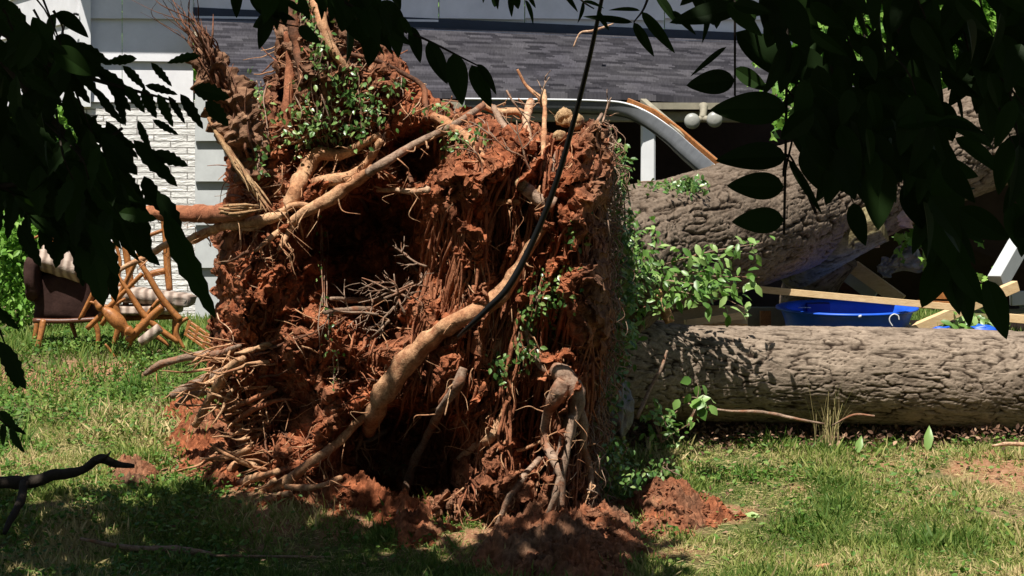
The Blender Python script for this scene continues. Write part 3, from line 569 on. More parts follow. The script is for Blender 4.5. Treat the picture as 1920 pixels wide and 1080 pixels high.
# ------------------------------------------------------------------ grass
def scatter(n, x0, x1, y0, y1, keep):
    x = RNG.uniform(x0, x1, n); y = RNG.uniform(y0, y1, n); k = RNG.random(n) < keep(x, y); return x[k], y[k]
def pix(x, y): return 960+x/y*F
def kp(x, y):
    return (1-.93*soilmask(x, y))*(.6+.4*np.clip(.5+fbm(x*2.2, y*2.2, 0, 3, 61), 0, 1))*(np.abs(pix(x, y)-960) < 1030)
x, y = scatter(520000, -3.2, 3.6, 12.2, 16.6, kp); n = len(x)
right = np.clip((pix(x, y)-1150)/150, 0, 1); up_ = np.stack([RNG.normal(0, .55, n), RNG.normal(0, .55, n), np.ones(n)], -1)
dryp = fbm(x*1.6, y*1.6, 0, 3, 71)*.6+np.where(pix(x, y) < 900, .42, .52); tn = np.clip(RNG.normal(dryp, .26), 0, 1)
gm = MB(); L = RNG.uniform(.015, .06, n)*(1+.7*fbm(x*3, y*3, 0, 3, 81))*np.where(RNG.random(n) < .05, 1.7, 1)
gm.leaves(np.stack([x, y, gz(x, y)-.003], -1), up_, RNG.normal(0, 1, (n, 3))*[1, 1, .2]+[0, -.6, .3], L, RNG.uniform(.07, .16, n), 'blade', RNG.uniform(0, .6, n), tn)
x, y = scatter(150000, -3.2, 3.6, 12.2, 16.2, lambda x, y: (1-.75*soilmask(x, y))*np.clip(.4+.8*fbm(x*2.5, y*2.5, 0, 3, 66), .02, .8)*np.where(pix(x, y) < 900, .6, 1)*(np.abs(pix(x, y)-960) < 1030)); n = len(x)   # flat dead thatch
gm.leaves(np.stack([x, y, gz(x, y)+RNG.uniform(0, .02, n)], -1), np.stack([RNG.normal(0, 1, n), RNG.normal(0, 1, n), RNG.normal(.12, .18, n)], -1), RNG.normal(0, .4, (n, 3))+[0, -.3, 1], RNG.uniform(.02, .06, n), .09, 'blade', .1, RNG.uniform(.7, 1, n))
x, y = scatter(150000, -6.5, 6.5, 11.3, 20, lambda x, y: (np.abs(pix(x, y)-960) > 1020)*1.); n = len(x)   # lawn beyond both edges
gm.leaves(np.stack([x, y, gz(x, y)], -1), np.stack([RNG.normal(0, .5, n), RNG.normal(0, .5, n), np.ones(n)], -1), RNG.normal(0, 1, (n, 3))*[1, 1, .2]+[0, -.6, .3], RNG.uniform(.03, .09, n), .12, 'blade', .3, np.clip(RNG.normal(.4, .25, n), 0, 1))
x, y = scatter(60000, -4, 4.2, 16.4, 26, lambda x, y: (np.abs(pix(x, y)-960) < 1050)*1.); n = len(x)
gm.leaves(np.stack([x, y, gz(x, y)], -1), np.stack([RNG.normal(0, .4, n), RNG.normal(0, .4, n), np.ones(n)], -1), RNG.normal(0, 1, (n, 3))*[1, 1, .2]+[0, -.6, .3], RNG.uniform(.05, .14, n), .1, 'blade', .3, np.clip(RNG.normal(.12, .2, n), 0, 1))
tag(gm.build('grass', M['grass'], sm=False), kind='stuff')
wm = MB()
def kw(x, y):
    p = pix(x, y); return np.clip(.2+.8*(p < 450)+.25*(y > 14)+.4*((p > 1100) & (p < 1500) & (y > 13.9)), 0, 1)*np.clip(.45+1.3*fbm(x*3, y*3, 0, 3, 91)+.5*(pix(x, y) < 900), 0, 1)*(1-.8*soilmask(x, y))*(np.abs(p-960) < 1030)
x, y = scatter(105000, -3.6, 3.8, 12.2, 20, kw); n = len(x)
wm.leaves(np.stack([x, y, gz(x, y)+RNG.uniform(.005, .06, n)*(1+.5*(y > 15.5))], -1), np.stack([RNG.normal(0, 1, n), RNG.normal(0, 1, n), RNG.uniform(-.1, .9, n)], -1), RNG.normal(0, .5, (n, 3))+[0, -.3, 1], RNG.uniform(.018, .045, n), RNG.uniform(.4, .75, n), 'oval', .15)
tag(wm.build('clover_and_weeds', M['weed'], sm=False), kind='stuff')
lm = MB()
x, y = scatter(9000, -3.2, 3.6, 12.4, 17, lambda x, y: (.12+.85*np.exp(-(((pix(x, y)-1330)/170)**2+((y-14.75)/.45)**2)))*(np.abs(pix(x, y)-960) < 1030)); n = len(x)
lm.leaves(np.stack([x, y, gz(x, y)+RNG.uniform(.005, .035, n)], -1), RNG.normal(0, 1, (n, 3))*[1, 1, .35], RNG.normal(0, .5, (n, 3))+[0, -.2, 1], RNG.uniform(.015, .05, n), RNG.uniform(.2, .6, n), 'oval', .2)
n = 9000; x = RNG.uniform(.75, 3.8, n); y = RNG.normal(15.62, .15, n)
lm.leaves(np.stack([x, y, gz(x, y)+RNG.uniform(0, .10, n)], -1), RNG.normal(0, 1, (n, 3))*[1, 1, .8], RNG.normal(0, .6, (n, 3))+[0, -.5, .8], RNG.uniform(.02, .055, n), RNG.uniform(.2, .6, n), 'oval', .2)
tag(lm.build('leaf_litter', M['litter'], sm=False), kind='stuff')
def tuft(u, v, n, h, mat, label, name='grass_tuft', sp=.04, wr=.02, lean=.18, cat='grass tuft', tn=None):
    b = gat(u, v); mb = MB(); pos = b+np.stack([RNG.normal(0, sp, n), RNG.normal(0, sp, n), np.full(n, -.01)], -1)
    mb.leaves(pos, np.stack([RNG.normal(0, lean, n), RNG.normal(0, lean, n), np.ones(n)], -1), RNG.normal(0, 1, (n, 3))*[1, 1, .1]+[0, -.5, 0], RNG.uniform(.5, 1, n)*h, wr, 'blade', RNG.uniform(0, .5, n), tn)
    return tag(mb.build(name, M[mat], sm=False), label, cat)
tuft(1555, 846, 44, .55, 'grass', 'tall thin dry grass stems standing against the lower trunk', wr=.008, sp=.035, lean=.1, tn=RNG.uniform(.7, 1, 44))
tuft(255, 740, 40, .24, 'weed', 'bright green grass tuft below the broken chairs', wr=.05, lean=.35)
tuft(160, 790, 34, .2, 'weed', 'loose green grass tuft in the left lawn', wr=.05, lean=.4)
tuft(375, 850, 26, .17, 'weed', 'small green grass tuft in the loose orange soil', wr=.05, lean=.35)
tuft(1395, 900, 46, .17, 'weed', 'dark green grass tuft in front of the lower trunk', wr=.05, lean=.35)
tuft(1540, 840, 50, .1, 'weed', 'low bright green weed under the tall dry stems', wr=.12, lean=.6, sp=.06)
tuft(30, 840, 40, .3, 'weed', 'long bladed green tuft at the left edge of the lawn', wr=.06, lean=.4)
# upright broad leaves near the trunk
def bigleaf(u, v, L, dr, label, w=.4, nr=(0, -1, .2), wob=.3, mat='brush', tn=.7):
    mb = MB(); mb.leaves(np.array([gat(u, v)+[0, 0, .01]]), np.array([dr], float), np.array([nr], float), L, w, 'oval', wob, np.array([tn])); return tag(mb.build('fallen_leaf', M[mat], sm=True), label, 'leaf')
bigleaf(1738, 850, .17, (.15, .1, 1), 'large green leaf standing upright against the lower trunk', .38)
bigleaf(1770, 850, .14, (.9, .1, .12), 'large pale green leaf lying right of the upright leaf', .4, (0, -.6, 1))
bigleaf(1820, 848, .1, (.9, .1, .1), 'pale green leaf lying flat, farthest right under the lower trunk', .5, (0, -.6, 1))
bigleaf(1605, 856, .13, (.3, .1, .9), 'curled green leaf propped up below the lower trunk', .4)
bigleaf(1425, 975, .1, (-.9, .2, .3), 'pale green leaf lying in the open grass', .5, (0, -.8, 1), tn=1)
# ------------------------------------------------------------------ sticks
def stick(pts, label, mat='rootgrey', cat='stick', name='stick', rough=.2, seg=8):
    mb = MB(); a = np.array(pts, float); mb.tube(P(a[:, 0], a[:, 1], a[:, 3]), a[:, 2]*a[:, 3]/F, seg, 6, rough, 25); return tag(mb.build(name, M[mat]), label, cat)
stick([(1251, 657, 2.2, 14.85), (1240, 690, 3.5, 14.82), (1218, 730, 4, 14.8), (1194, 785, 4, 14.7)], 'dark stick leaning against the left end of the lower trunk', 'rootgrey')
stick([(1290, 757, 1.6, 14.75), (1360, 770, 2.6, 14.72), (1430, 773, 3.6, 14.72), (1490, 785, 3.2, 14.7), (1545, 795, 2, 14.75)], 'thin fallen twig lying along the foot of the lower trunk')
stick([(1560, 798, 1.6, 14.8), (1600, 778, 2.2, 14.75), (1640, 780, 2, 14.7)], 'short curved twig right of the tall dry grass')
stick([(1240, 545, 5, 15.0), (1232, 555, 9, 15.0), (1246, 580, 10, 15.0), (1256, 605, 10, 15.0)], 'short thick sawn stick on top of the lower trunk', 'root')
stick([(1075, 88, 1.2, 21.2), (1088, 62, 2, 21.2), (1110, 58, 2.5, 21.2), (1135, 50, 2, 21.3), (1150, 44, 1, 21.3)], 'pale broken twig lying on the porch roof', 'rootpale')
stick([(1500, 1072, 4, 12.9), (1540, 1062, 5, 12.9), (1560, 1060, 3, 12.9)], 'short brown stick lying in the front lawn', 'root')
stick([(1860, 836, 2, 14.9), (1890, 832, 4, 14.9), (1925, 834, 4, 14.9)], 'pale peeled stick at the right under the lower trunk', 'rootpale')
br = thing('dead_branch', 'dark forked dead branch lying on shaded grass at lower left', 'branch')
mb = MB(); a = np.array([(-20, 905, 11), (60, 903, 12), (100, 890, 11), (150, 884, 9), (185, 862, 9), (215, 870, 7), (252, 874, 3)], float); mb.tube(P(a[:, 0], a[:, 1], 13.75), a[:, 2]*13.75/F, 16, 8, .3, 12); mb.build('limb', M['barkdark'], br)
mb = MB(); a = np.array([(45, 905, 9), (38, 940, 8), (22, 970, 7), (8, 1000, 5)], float); mb.tube(P(a[:, 0], a[:, 1], [13.7, 13.55, 13.4, 13.3]), a[:, 2]*13.5/F, 10, 8, .3, 12); mb.build('side_limb', M['barkdark'], br); mb = MB(); mb.tube(P([180, 200, 208], [866, 855, 846], 13.7), [.015, .01, .003], 8, 4, .2); mb.build('twig', M['barkdark'], br)
place_root(br)
stick([(150, 1010, 3, 13.2), (250, 1028, 5, 13.2), (330, 1030, 7, 13.2), (400, 1040, 5, 13.15)], 'grey stick half hidden in shaded grass at the bottom left', 'rootgrey')
stick([(400, 1042, 2, 13.1), (600, 1045, 3, 13.1), (700, 1052, 5, 13.1), (830, 1078, 3, 13)], 'long thin grey stick on the shaded grass at the bottom')
# ------------------------------------------------------------------ cable
M['cable'] = m_plain('black_cable', c3(.006, .006, .006), .5, .3, .1)
a = np.array([(1140, -60, 3.8, 12.2), (1126, 10, 3.8, 12.3), (1105, 110, 4.5, 12.5), (1075, 230, 5, 12.7), (1040, 350, 5.5, 12.85), (1000, 450, 6, 12.95), (955, 535, 6.5, 13), (915, 578, 6, 13.06), (880, 612, 5, 13.15), (860, 632, 4, 13.3)], float)
mb = MB(); mb.tube(P(a[:, 0], a[:, 1], a[:, 3]), a[:, 2]*a[:, 3]/F, 10, 10); tag(mb.build('cable', M['cable']), 'black cable hanging across the root plate, lower end standing in for root shadow', 'cable')  # lower end runs along the root, standing in for its underside shadow
# ------------------------------------------------------------------ ivy and brush
def vines(label, regs, n, mat='ivy', size=(.02, .045), depth=None, name='ivy', cat='ivy', kind='oval', wr=.6, spread=.05, stems=12, offs=.06):
    t = thing(name, label, cat); lf = MB(); stm = MB()
    A = np.array([r[2]*r[3] for r in regs], float); A /= A.sum()
    def dep(u, v):
        if depth is not None: return np.full(np.shape(u), depth, float)
        return Yf(np.clip(u, 400, 1145), np.clip(v, -20, 1050), False)-offs
    for r, w in zip(regs, A):
        k = max(4, int(n*w)); u = RNG.normal(r[0], r[2]*.5, k); v = RNG.normal(r[1], r[3]*.5, k); d = dep(u, v)-np.abs(RNG.normal(0, spread, k))
        p = P(u, v, d); lf.leaves(p, np.stack([RNG.normal(0, .7, k), RNG.normal(-.2, .4, k), RNG.normal(-.6, .5, k)], -1), RNG.normal(0, .55, (k, 3))+[0, -.8, .6], RNG.uniform(*size, k), wr, kind, .2)
        for i in range(max(1, int(stems*w+.5))):
            uu = RNG.normal(r[0], r[2]*.4)+np.cumsum(RNG.normal(0, r[2]*.22, 5)); vv = r[1]+np.linspace(-r[3]*.8, r[3]*.8, 5)+RNG.normal(0, 6, 5)
            stm.tube(P(uu, vv, dep(uu, vv)-.01), [.004, .004, .003, .003, .002], 6, 4)
    stm.build('vine_stem', M['rootgrey'], t); lf.build('foliage', M[mat], t, sm=False); place_root(t); return t
vines('glossy ivy with pale glints hanging on the upper left of the root plate', [(570, 230, 60, 60), (650, 160, 60, 50), (690, 210, 40, 50), (745, 160, 30, 20), (600, 90, 30, 60), (575, 20, 25, 50), (480, 200, 26, 60), (620, 250, 60, 30)], 560, offs=.14, stems=30)
vines('ivy sprig draped over the middle top of the root plate', [(850, 240, 45, 30), (830, 200, 60, 15), (900, 250, 30, 20), (840, 270, 25, 25)], 130, offs=.14, stems=8)
vines('dark ivy patch in the middle right hollow of the root plate', [(1050, 540, 45, 55), (1010, 590, 40, 45), (1080, 430, 25, 35), (990, 660, 25, 45), (940, 690, 25, 40)], 480, offs=.14, stems=16)
vines('ivy strip trailing down the right edge of the root plate', [(1160, 320, 20, 60), (1165, 430, 22, 60), (1170, 520, 24, 70), (1160, 620, 24, 70), (1150, 700, 24, 60), (1140, 860, 22, 60)], 1500, depth=14.2, spread=.15, stems=30, size=(.018, .05))
vines('thin green vine hanging in the left hollow of the root plate', [(605, 500, 12, 90), (615, 610, 12, 60), (630, 690, 14, 50)], 60, offs=.35, stems=6, size=(.012, .03))
vines('pale ivy at the broken left root', [(475, 190, 20, 30), (490, 290, 16, 40), (470, 250, 20, 30)], 90, offs=.3, stems=5)
vines('ivy mat growing on top of the upper fallen trunk', [(1250, 352, 60, 12), (1200, 368, 40, 10), (1290, 345, 40, 12), (1180, 380, 26, 12)], 620, depth=15.75, spread=.12, stems=14, size=(.02, .05))
vines('low ivy in the grass at the right foot of the root plate', [(1160, 860, 30, 40), (1180, 900, 40, 25), (1230, 880, 40, 20)], 260, depth=14.0, spread=.3, stems=14, size=(.018, .045))
def bush(label, base, tips, n, size, mat='brush', name='leafy_branch', cat='branch', kind='oval', wr=.48, jit=14, dsp=.12, r0=.008):
    t = thing(name, label, cat); lf = MB(); stm = MB(); b = np.array(base, float); pos = []; dr = []
    for (u, v, d) in tips:
        mid = (b+np.array([u, v, d]))/2+[RNG.normal(0, 12), RNG.normal(-8, 10), 0]
        c = smooth([b, mid, (u, v, d)], 8); pts = P(c[:, 0], c[:, 1], c[:, 2]); stm.tube(pts[::2], np.linspace(r0, .002, len(pts[::2])), 6, 2)
        k = n//len(tips); t_ = RNG.uniform(.25, 1, k)**.7; q = np.stack([np.interp(t_, np.linspace(0, 1, len(c)), c[:, i]) for i in range(3)], -1)+RNG.normal(0, 1, (k, 3))*[jit, jit, dsp]
        pos.append(P(q[:, 0], q[:, 1], q[:, 2])); dr.append(np.stack([RNG.normal(.3, .8, k), RNG.normal(-.3, .5, k), RNG.normal(-.5, .5, k)], -1))
    p = np.vstack(pos); lf.leaves(p, np.vstack(dr), RNG.normal(0, .5, p.shape)+[0, -.7, .7], RNG.uniform(*size, len(p)), wr, kind, .2)
    stm.build('stem', M['rootgrey'], t); lf.build('foliage', M[mat], t, sm=(kind == 'oval')); place_root(t); return t
bush('leafy green branch sprouting between the two fallen trunks', (1180, 520, 15.2), [(1430, 455, 14.9), (1425, 520, 14.9), (1400, 580, 14.9), (1330, 560, 14.9), (1300, 480, 15), (1350, 500, 14.95), (1385, 540, 14.9)], 230, (.05, .095))
bush('tangled green brush directly right of the root plate', (1150, 600, 15), [(1230, 440, 14.9), (1210, 480, 14.8), (1260, 540, 14.9), (1190, 420, 14.8), (1200, 560, 14.9), (1230, 500, 14.9), (1180, 640, 14.7)], 620, (.03, .07), dsp=.2)
bush('young weed with pale heart leaves before the lower trunk', (1290, 800, 14.6), [(1305, 712, 14.6), (1320, 740, 14.55), (1280, 745, 14.6), (1330, 765, 14.5)], 16, (.06, .1), name='weed', cat='weed', wr=.7, jit=8, dsp=.03, r0=.004)
bush('small leafy weed by the left end of the lower trunk', (1240, 830, 14.5), [(1225, 760, 14.5), (1270, 770, 14.5), (1300, 790, 14.5), (1250, 800, 14.4), (1210, 790, 14.5)], 90, (.03, .06), name='weed', cat='weed', dsp=.05, r0=.004)
bush('light green leaves in debris behind the lower trunk', (1760, 640, 16.9), [(1800, 600, 16.6), (1840, 595, 16.6), (1870, 605, 16.6), (1780, 615, 16.6)], 90, (.06, .1), dsp=.1)
bush('pale oak leaves hanging right of the porch roof', (1560, -30, 20), [(1450, 100, 19.5), (1480, 60, 19.5), (1460, 160, 19.5), (1440, 210, 19.5), (1490, 230, 19.5), (1540, 180, 19.6), (1560, 60, 19.7), (1500, 20, 19.6), (1470, 250, 19.5)], 420, (.09, .17), 'lit', kind='lobe', wr=.6, jit=22, dsp=.4)
bush('oak twig caught in the dark debris under the upper trunk', (1700, 440, 18), [(1690, 460, 17.6), (1740, 480, 17.6), (1760, 430, 17.6), (1810, 430, 17.7), (1840, 530, 17.3)], 110, (.06, .11), 'lit', kind='lobe', wr=.6, jit=16, dsp=.2)
# ------------------------------------------------------------------ crumpled sheet by the root plate
M['plastic'] = m_plain('grey_plastic', c3(.17, .16, .16), .4, .5, .6, 14, .02)
mb = MB(); a = np.linspace(0, math.pi, 40)[:, None]; b = np.linspace(0, 2*math.pi, 49)[None]; d = np.stack(np.broadcast_arrays(np.sin(a)*np.cos(b), np.sin(a)*np.sin(b), np.cos(a)), -1)
rr = 1+.22*ridge(d[..., 0]*1.6, d[..., 1]*1.6, d[..., 2]*1.3, 4, 5); rr[:, -1] = rr[:, 0]; mb.grid(P(1153, 762, 14.35)+d*rr[..., None]*[.085, .09, .16], flip=True)
tag(mb.build('crumpled_sheet', M['plastic']), 'crumpled dark grey plastic lump at the right foot of the root plate', 'plastic sheet')
# ------------------------------------------------------------------ house
HA = R(10); HN = np.array([math.sin(HA), -math.cos(HA), 0]); HX = np.array([math.cos(HA), math.sin(HA), 0]); H0 = P(140, 400, 22.2)
def hp(u, v, off=0.):                                  # point of the facade plane (pushed out by off) seen at u, v
    o = np.array([0, 0, CZ]); r = P(u, v, 1.)-o; q = H0+HN*off; return o+r*((q-o)@HN)/(r@HN)
def panel(mb, c, th=.03, out=HN):
    c = np.array(c); b = c-np.array(out)*th; mb.add(np.vstack([c, b]), [[0, 1, 2, 3], [7, 6, 5, 4], [0, 4, 5, 1], [1, 5, 6, 2], [2, 6, 7, 3], [3, 7, 4, 0]]); return mb
house = thing('house', 'white painted brick and siding house with grey shingled porch roof behind the trunks', 'house')
M['siding'] = m_plain('white_siding', c3(.66, .66, .68), .6, .3, .16, 3)
M['trim'] = m_plain('white_trim', c3(.7, .71, .72), .5, .3, .1, 5)
M['greytrim'] = m_plain('grey_trim', c3(.46, .48, .48), .6, .3, .15, 6)
M['beam'] = m_plain('weathered_beam', c3(.3, .27, .2), .7, .3, .35, 9)
M['flash'] = m_plain('blue_flashing', c3(.018, .028, .05), .5, .4, .3, 6)
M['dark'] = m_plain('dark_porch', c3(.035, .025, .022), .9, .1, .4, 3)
m = NM('painted_brick', .75, .2); bt = m.n('ShaderNodeTexBrick'); m.l(m.co((1, 1, 1)), bt.inputs[0])
cmb = m.n('ShaderNodeCombineXYZ'); sp_ = m.n('ShaderNodeSeparateXYZ'); tc = m.n('ShaderNodeTexCoord'); m.l(tc.outputs['Object'], sp_.inputs[0]); m.l(sp_.outputs[0], cmb.inputs[0]); m.l(sp_.outputs[2], cmb.inputs[1]); m.l(cmb.outputs[0], bt.inputs[0])
bt.inputs['Scale'].default_value = 1; bt.inputs['Brick Width'].default_value = .3; bt.inputs['Row Height'].default_value = .058; bt.inputs['Mortar Size'].default_value = .006; bt.inputs['Mortar Smooth'].default_value = .4
bt.inputs['Color1'].default_value = c3(.88, .87, .84); bt.inputs['Color2'].default_value = c3(.8, .79, .76); bt.inputs['Mortar'].default_value = c3(.4, .38, .36)
nn = m.noise(m.co((6, 6, 18)), 1.5, 8, .7); nv = m.n('ShaderNodeMath', operation='SUBTRACT'); m.l(nn, nv.inputs[0]); m.l(bt.outputs['Fac'], nv.inputs[1]); m.bump(nv.outputs[0], .03, 1.)
M['brick'] = m.col(m.mix(.6, bt.outputs['Color'], m.ramp(nn, [(.25, c3(.6, .58, .56)), (.5, c3(1, 1, 1))]), 'MULTIPLY'))
# lap siding, one board per course, with butt joints as thin gaps
sd_ = MB(); rows = [-190, -110, -30, 33, 113, 190]; o_ = .0
for r0, r1 in zip(rows[:-1], rows[1:]):
    for ua, ub in ((168, 228.5), (229.5, 362), (363, 822), (824, 983), (985, 1245), (1247, 1500)):
        if r0 > 100 and ua > 300: continue
        t0, t1 = hp(ua, r0, 0), hp(ub, r0, 0); b1, b0 = hp(ub, r1+1, .045), hp(ua, r1+1, .045)
        z0 = t0[2]; t1[2] = z0+(ub-ua)*0; zb = b0[2]; b1[2] = zb
        dz = -(.004*(ua-168)/100); 
        panel(sd_, [t0, b0, b1, t1], .03)
sd_.build('siding', M['siding'], house, sm=False)
bw = MB(); panel(bw, [hp(150, 188, .02), hp(150, 640, .02), hp(372, 640, .02), hp(372, 188, .02)], .1); bw.build('brick_wall', M['brick'], house, sm=False)
ss = MB()
for r0, r1 in ((150, 262), (262, 338), (338, 420), (420, 500), (500, 600)): panel(ss, [hp(366, r0, .12), hp(366, r1+2, .165), hp(440, r1+2, .165), hp(440, r0, .12)], .03)
ss.build('side_siding', M['greytrim'], house, sm=False)
cb = MB(); panel(cb, [hp(149, -190, .09), hp(149, 200, .09), hp(170, 200, .09), hp(170, -190, .09)], .1); cb.build('corner_board', M['trim'], house, sm=False)
# return wall at the left of the corner board
rw = MB(); a1 = hp(149, 300, 0); zt, zb = hp(149, -190)[2], hp(149, 190)[2]
for i in range(5):
    za = zb+(zt-zb)*i/5; zc = zb+(zt-zb)*(i+1)/5; far = a1-HN*3.0-HX*.95; v0 = [np.array([a1[0], a1[1], zc]), np.array([far[0], far[1], zc]), np.array([far[0]-.03, far[1], za]), np.array([a1[0]-.03, a1[1], za])]; panel(rw, v0[::-1], .03, -HX)
rw.build('return_wall', M['siding'], house, sm=False)
sb_ = MB(); panel(sb_, [hp(86, -190, .0)-HN*1.0, hp(86, 620, .0)-HN*1., hp(100, 620, 0)-HN*1., hp(100, -190, 0)-HN*1.], .1); sb_.build('corner_board', M['trim'], house, sm=False)
dp = MB(); q0, q1 = hp(118, 170, .12), hp(136, 30, .12); dp.tube([hp(104, 190, .06), hp(117, 60, .08), hp(136, 28, .1), hp(148, 28, .1)], [.012]*4, 8, 4); dp.build('conduit', M['cable'], house)
# main wall behind porch, floor, ceiling
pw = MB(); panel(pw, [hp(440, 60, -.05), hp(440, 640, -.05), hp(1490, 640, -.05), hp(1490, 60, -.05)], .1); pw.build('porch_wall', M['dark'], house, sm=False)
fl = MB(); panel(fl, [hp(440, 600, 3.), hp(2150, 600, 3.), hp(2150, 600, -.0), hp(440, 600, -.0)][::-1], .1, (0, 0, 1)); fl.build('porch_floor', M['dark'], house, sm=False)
# roof sheet with steps per course
TL, TR = hp(362, 34, .03), hp(1452, 80, .03); EO = 2.9
EL = TL+HN*EO; ER = TR+HN*EO
EL[2] = P(380, 176, EL[1])[2]; ER[2] = P(1480, 182, ER[1])[2]
rf = MB(); nc = 27; nx = 160; tt = np.linspace(0, 1, nc+1); xx = np.linspace(0, 1, nx)[:, None]
sag = lambda x: -.05*np.exp(-((x-.8)/.12)**2)
V = []
for i in range(nc):
    for q, t, o in ((0, tt[i], .0), (1, tt[i+1], .022)):
        row = (TL*(1-t)+EL*t)*(1-xx)+(TR*(1-t)+ER*t)*xx; row[:, 2] += o+(sag(xx[:, 0])*t); V.append(row)
V.append(V[-1]-[0, 0, .05]); rf.grid(np.stack(V)); 
m = NM('shingles', .95, .1); uvx = m.n('ShaderNodeAttribute', attribute_name='ruv'); bt = m.n('ShaderNodeTexBrick'); m.l(uvx.outputs['Vector'], bt.inputs[0])
bt.inputs['Scale'].default_value = 1; bt.inputs['Brick Width'].default_value = .15; bt.inputs['Row Height'].default_value = 1/nc; bt.inputs['Mortar Size'].default_value = .0; bt.offset = .37; bt.inputs['Bias'].default_value = -.1; bt.squash = 1.4; bt.squash_frequency = 3
bt.inputs['Color1'].default_value = c3(.16, .155, .17); bt.inputs['Color2'].default_value = c3(.0, .0, .004)
n1 = m.noise(uvx.outputs['Vector'], 60, 5, .7); n2 = m.noise(uvx.outputs['Vector'], 2.4, 3)
x_ = m.mix(.55, m.mix(.35, bt.outputs['Color'], c3(.085, .084, .092)), m.ramp(n1, [(.3, c3(.5, .5, .5)), (.65, c3(1.3, 1.3, 1.3))]), 'MULTIPLY'); M['roof'] = m.col(m.mix(.5, x_, m.ramp(n2, [(.3, c3(.8, .75, .85)), (.7, c3(1.2, 1.15, 1.1))]), 'MULTIPLY')); m.bump(n1, .004, .6)
ro = rf.build('roof', M['roof'], house, sm=False)
at = ro.data.attributes.new('ruv', 'FLOAT_VECTOR', 'POINT'); uv = np.zeros((2*nc+1, nx, 3)); wid = np.linalg.norm(TR-TL)
for i in range(nc): uv[2*i, :, 1] = (i+.02)/nc; uv[2*i+1, :, 1] = (i+.98)/nc
uv[2*nc, :, 1] = .995; uv[:, :, 0] = np.linspace(0, wid, nx); at.data.foreach_set('vector', uv.astype(np.float32).ravel())
un = MB(); k = -.07; panel(un, [TL+[0, 0, k], EL+[0, 0, k], ER+[0, 0, k], TR+[0, 0, k]], .04, (0, 0, 1)); un.build('porch_ceiling', M['beam'], house, sm=False)
fz = MB(); panel(fz, [TL+HN*.012+[0, 0, .10], TL+HN*.012+[0, 0, .0], TR+HN*.012+[0, 0, .0], TR+HN*.012+[0, 0, .08]], .02); fz.add([TL+HN*.013+[0, 0, .0], TR+HN*.013+[0, 0, 0], TR+HN*.16+[0, 0, -.032], TL+HN*.16+[0, 0, -.032]], [[3, 2, 1, 0]]); fz.build('flashing', M['flash'], house, sm=False)
fa = MB(); panel(fa, [EL+HN*.02+[0, 0, -.055], EL+HN*.02+[0, 0, -.11], ER+HN*.02+[0, 0, -.11], ER+HN*.02+[0, 0, -.055]], .03); fa.build('fascia', M['beam'], house, sm=False)
be = MB(); be.beam(EL-HN*.12+[0, 0, -.165], ER-HN*.12+[0, 0, -.165], .1, .09); be.build('beam', M['beam'], house, sm=False)
po = MB(); pb = hp(1215, 215, EO-.12); po.beam([pb[0], pb[1], .9], [pb[0], pb[1], P(1215, 222, pb[1])[2]], .12, .12, (1, 0, 0)); po.build('post', M['trim'], house, sm=False)
# upper eave that shades the top of the wall
ue = MB(); A0 = hp(100, -205, .6); A1 = hp(2150, -205, .6); B1 = hp(2150, -205, -.5); B0 = hp(100, -205, -.5); ue_ = [A0, A1, B1, B0]
for q in ue_: q[2] = A0[2]
panel(ue, ue_[::-1], .08, (0, 0, 1)); ue.build('upper_eave', M['trim'], house, sm=False)
M['woodtan'] = m_wood('raw_lumber', c3(.5, .33, .16), c3(.72, .53, .3), .7, (3, 3, 12))
M['woodwarm'] = m_wood('stained_wood', c3(.15, .055, .018), c3(.45, .18, .05), .45, (8, 8, 8))
M['wooddark'] = m_wood('dark_wood', c3(.07, .025, .015), c3(.13, .05, .025), .4, (8, 8, 8))
place_root(house)
# porch lights
pl_ = thing('porch_light', 'pair of round white flood lamps under the porch roof', 'lamp')
mb = MB(); c1 = P(1298, 227, 19.9); c2 = P(1340, 224, 19.9); 
mb.tube([P(1319, 198, 20.1), P(1319, 210, 20.05), (c1+c2)/2+[0, .12, .02]], [.04, .03, .03], 10, 3); mb.tube([(c1+c2)/2+[0, .12, .02], c1+[0, .1, 0]], [.025, .035], 10, 3); mb.tube([(c1+c2)/2+[0, .12, .02], c2+[0, .1, 0]], [.025, .035], 10, 3); mb.build('bracket', M['beam'], pl_)
for c in (c1, c2):
    mb = MB(); mb.lathe([(0, -.02), (.03, -.018), (.055, -.008), (.066, .01), (.06, .05), (.035, .11), (0, .12)], c, ax=[[1, 0, 0], [0, 0, 1], [0, 1, 0]], seg=28); mb.build('lamp', m_plain('lamp_glass', c3(.3, .3, .27), .4, .4, .15), pl_)
place_root(pl_)
# bent gutter
M['guttergrey'] = m_plain('gutter_grey', c3(.10, .105, .11), .5, .4, .3, 8)
gt = thing('bent_gutter', 'bent white gutter hanging off the porch eave down to the upper trunk', 'gutter')
gpth = smooth([(870, 186, 18.9), (1000, 187, 19.0), (1110, 189, 19.1), (1170, 194, 19.1), (1215, 212, 19.0), (1260, 243, 18.7), (1300, 278, 18.2), (1345, 316, 17.6)], 8); gpp = P(gpth[:, 0], gpth[:, 1], gpth[:, 2])
def sweep(mb, pts, prof):
    t = np.gradient(pts, axis=0); t /= np.linalg.norm(t, axis=1)[:, None]; yv = np.array([0, -1., 0]); n = np.cross(t, yv); n /= np.linalg.norm(n, axis=1)[:, None]; n *= np.sign(n[:, 2:3]+1e-9); o = np.cross(n, t); o *= np.sign(-o[:, 1:2])
    mb.grid(np.stack([pts+n*b+o*a for a, b in prof], 1)); return mb
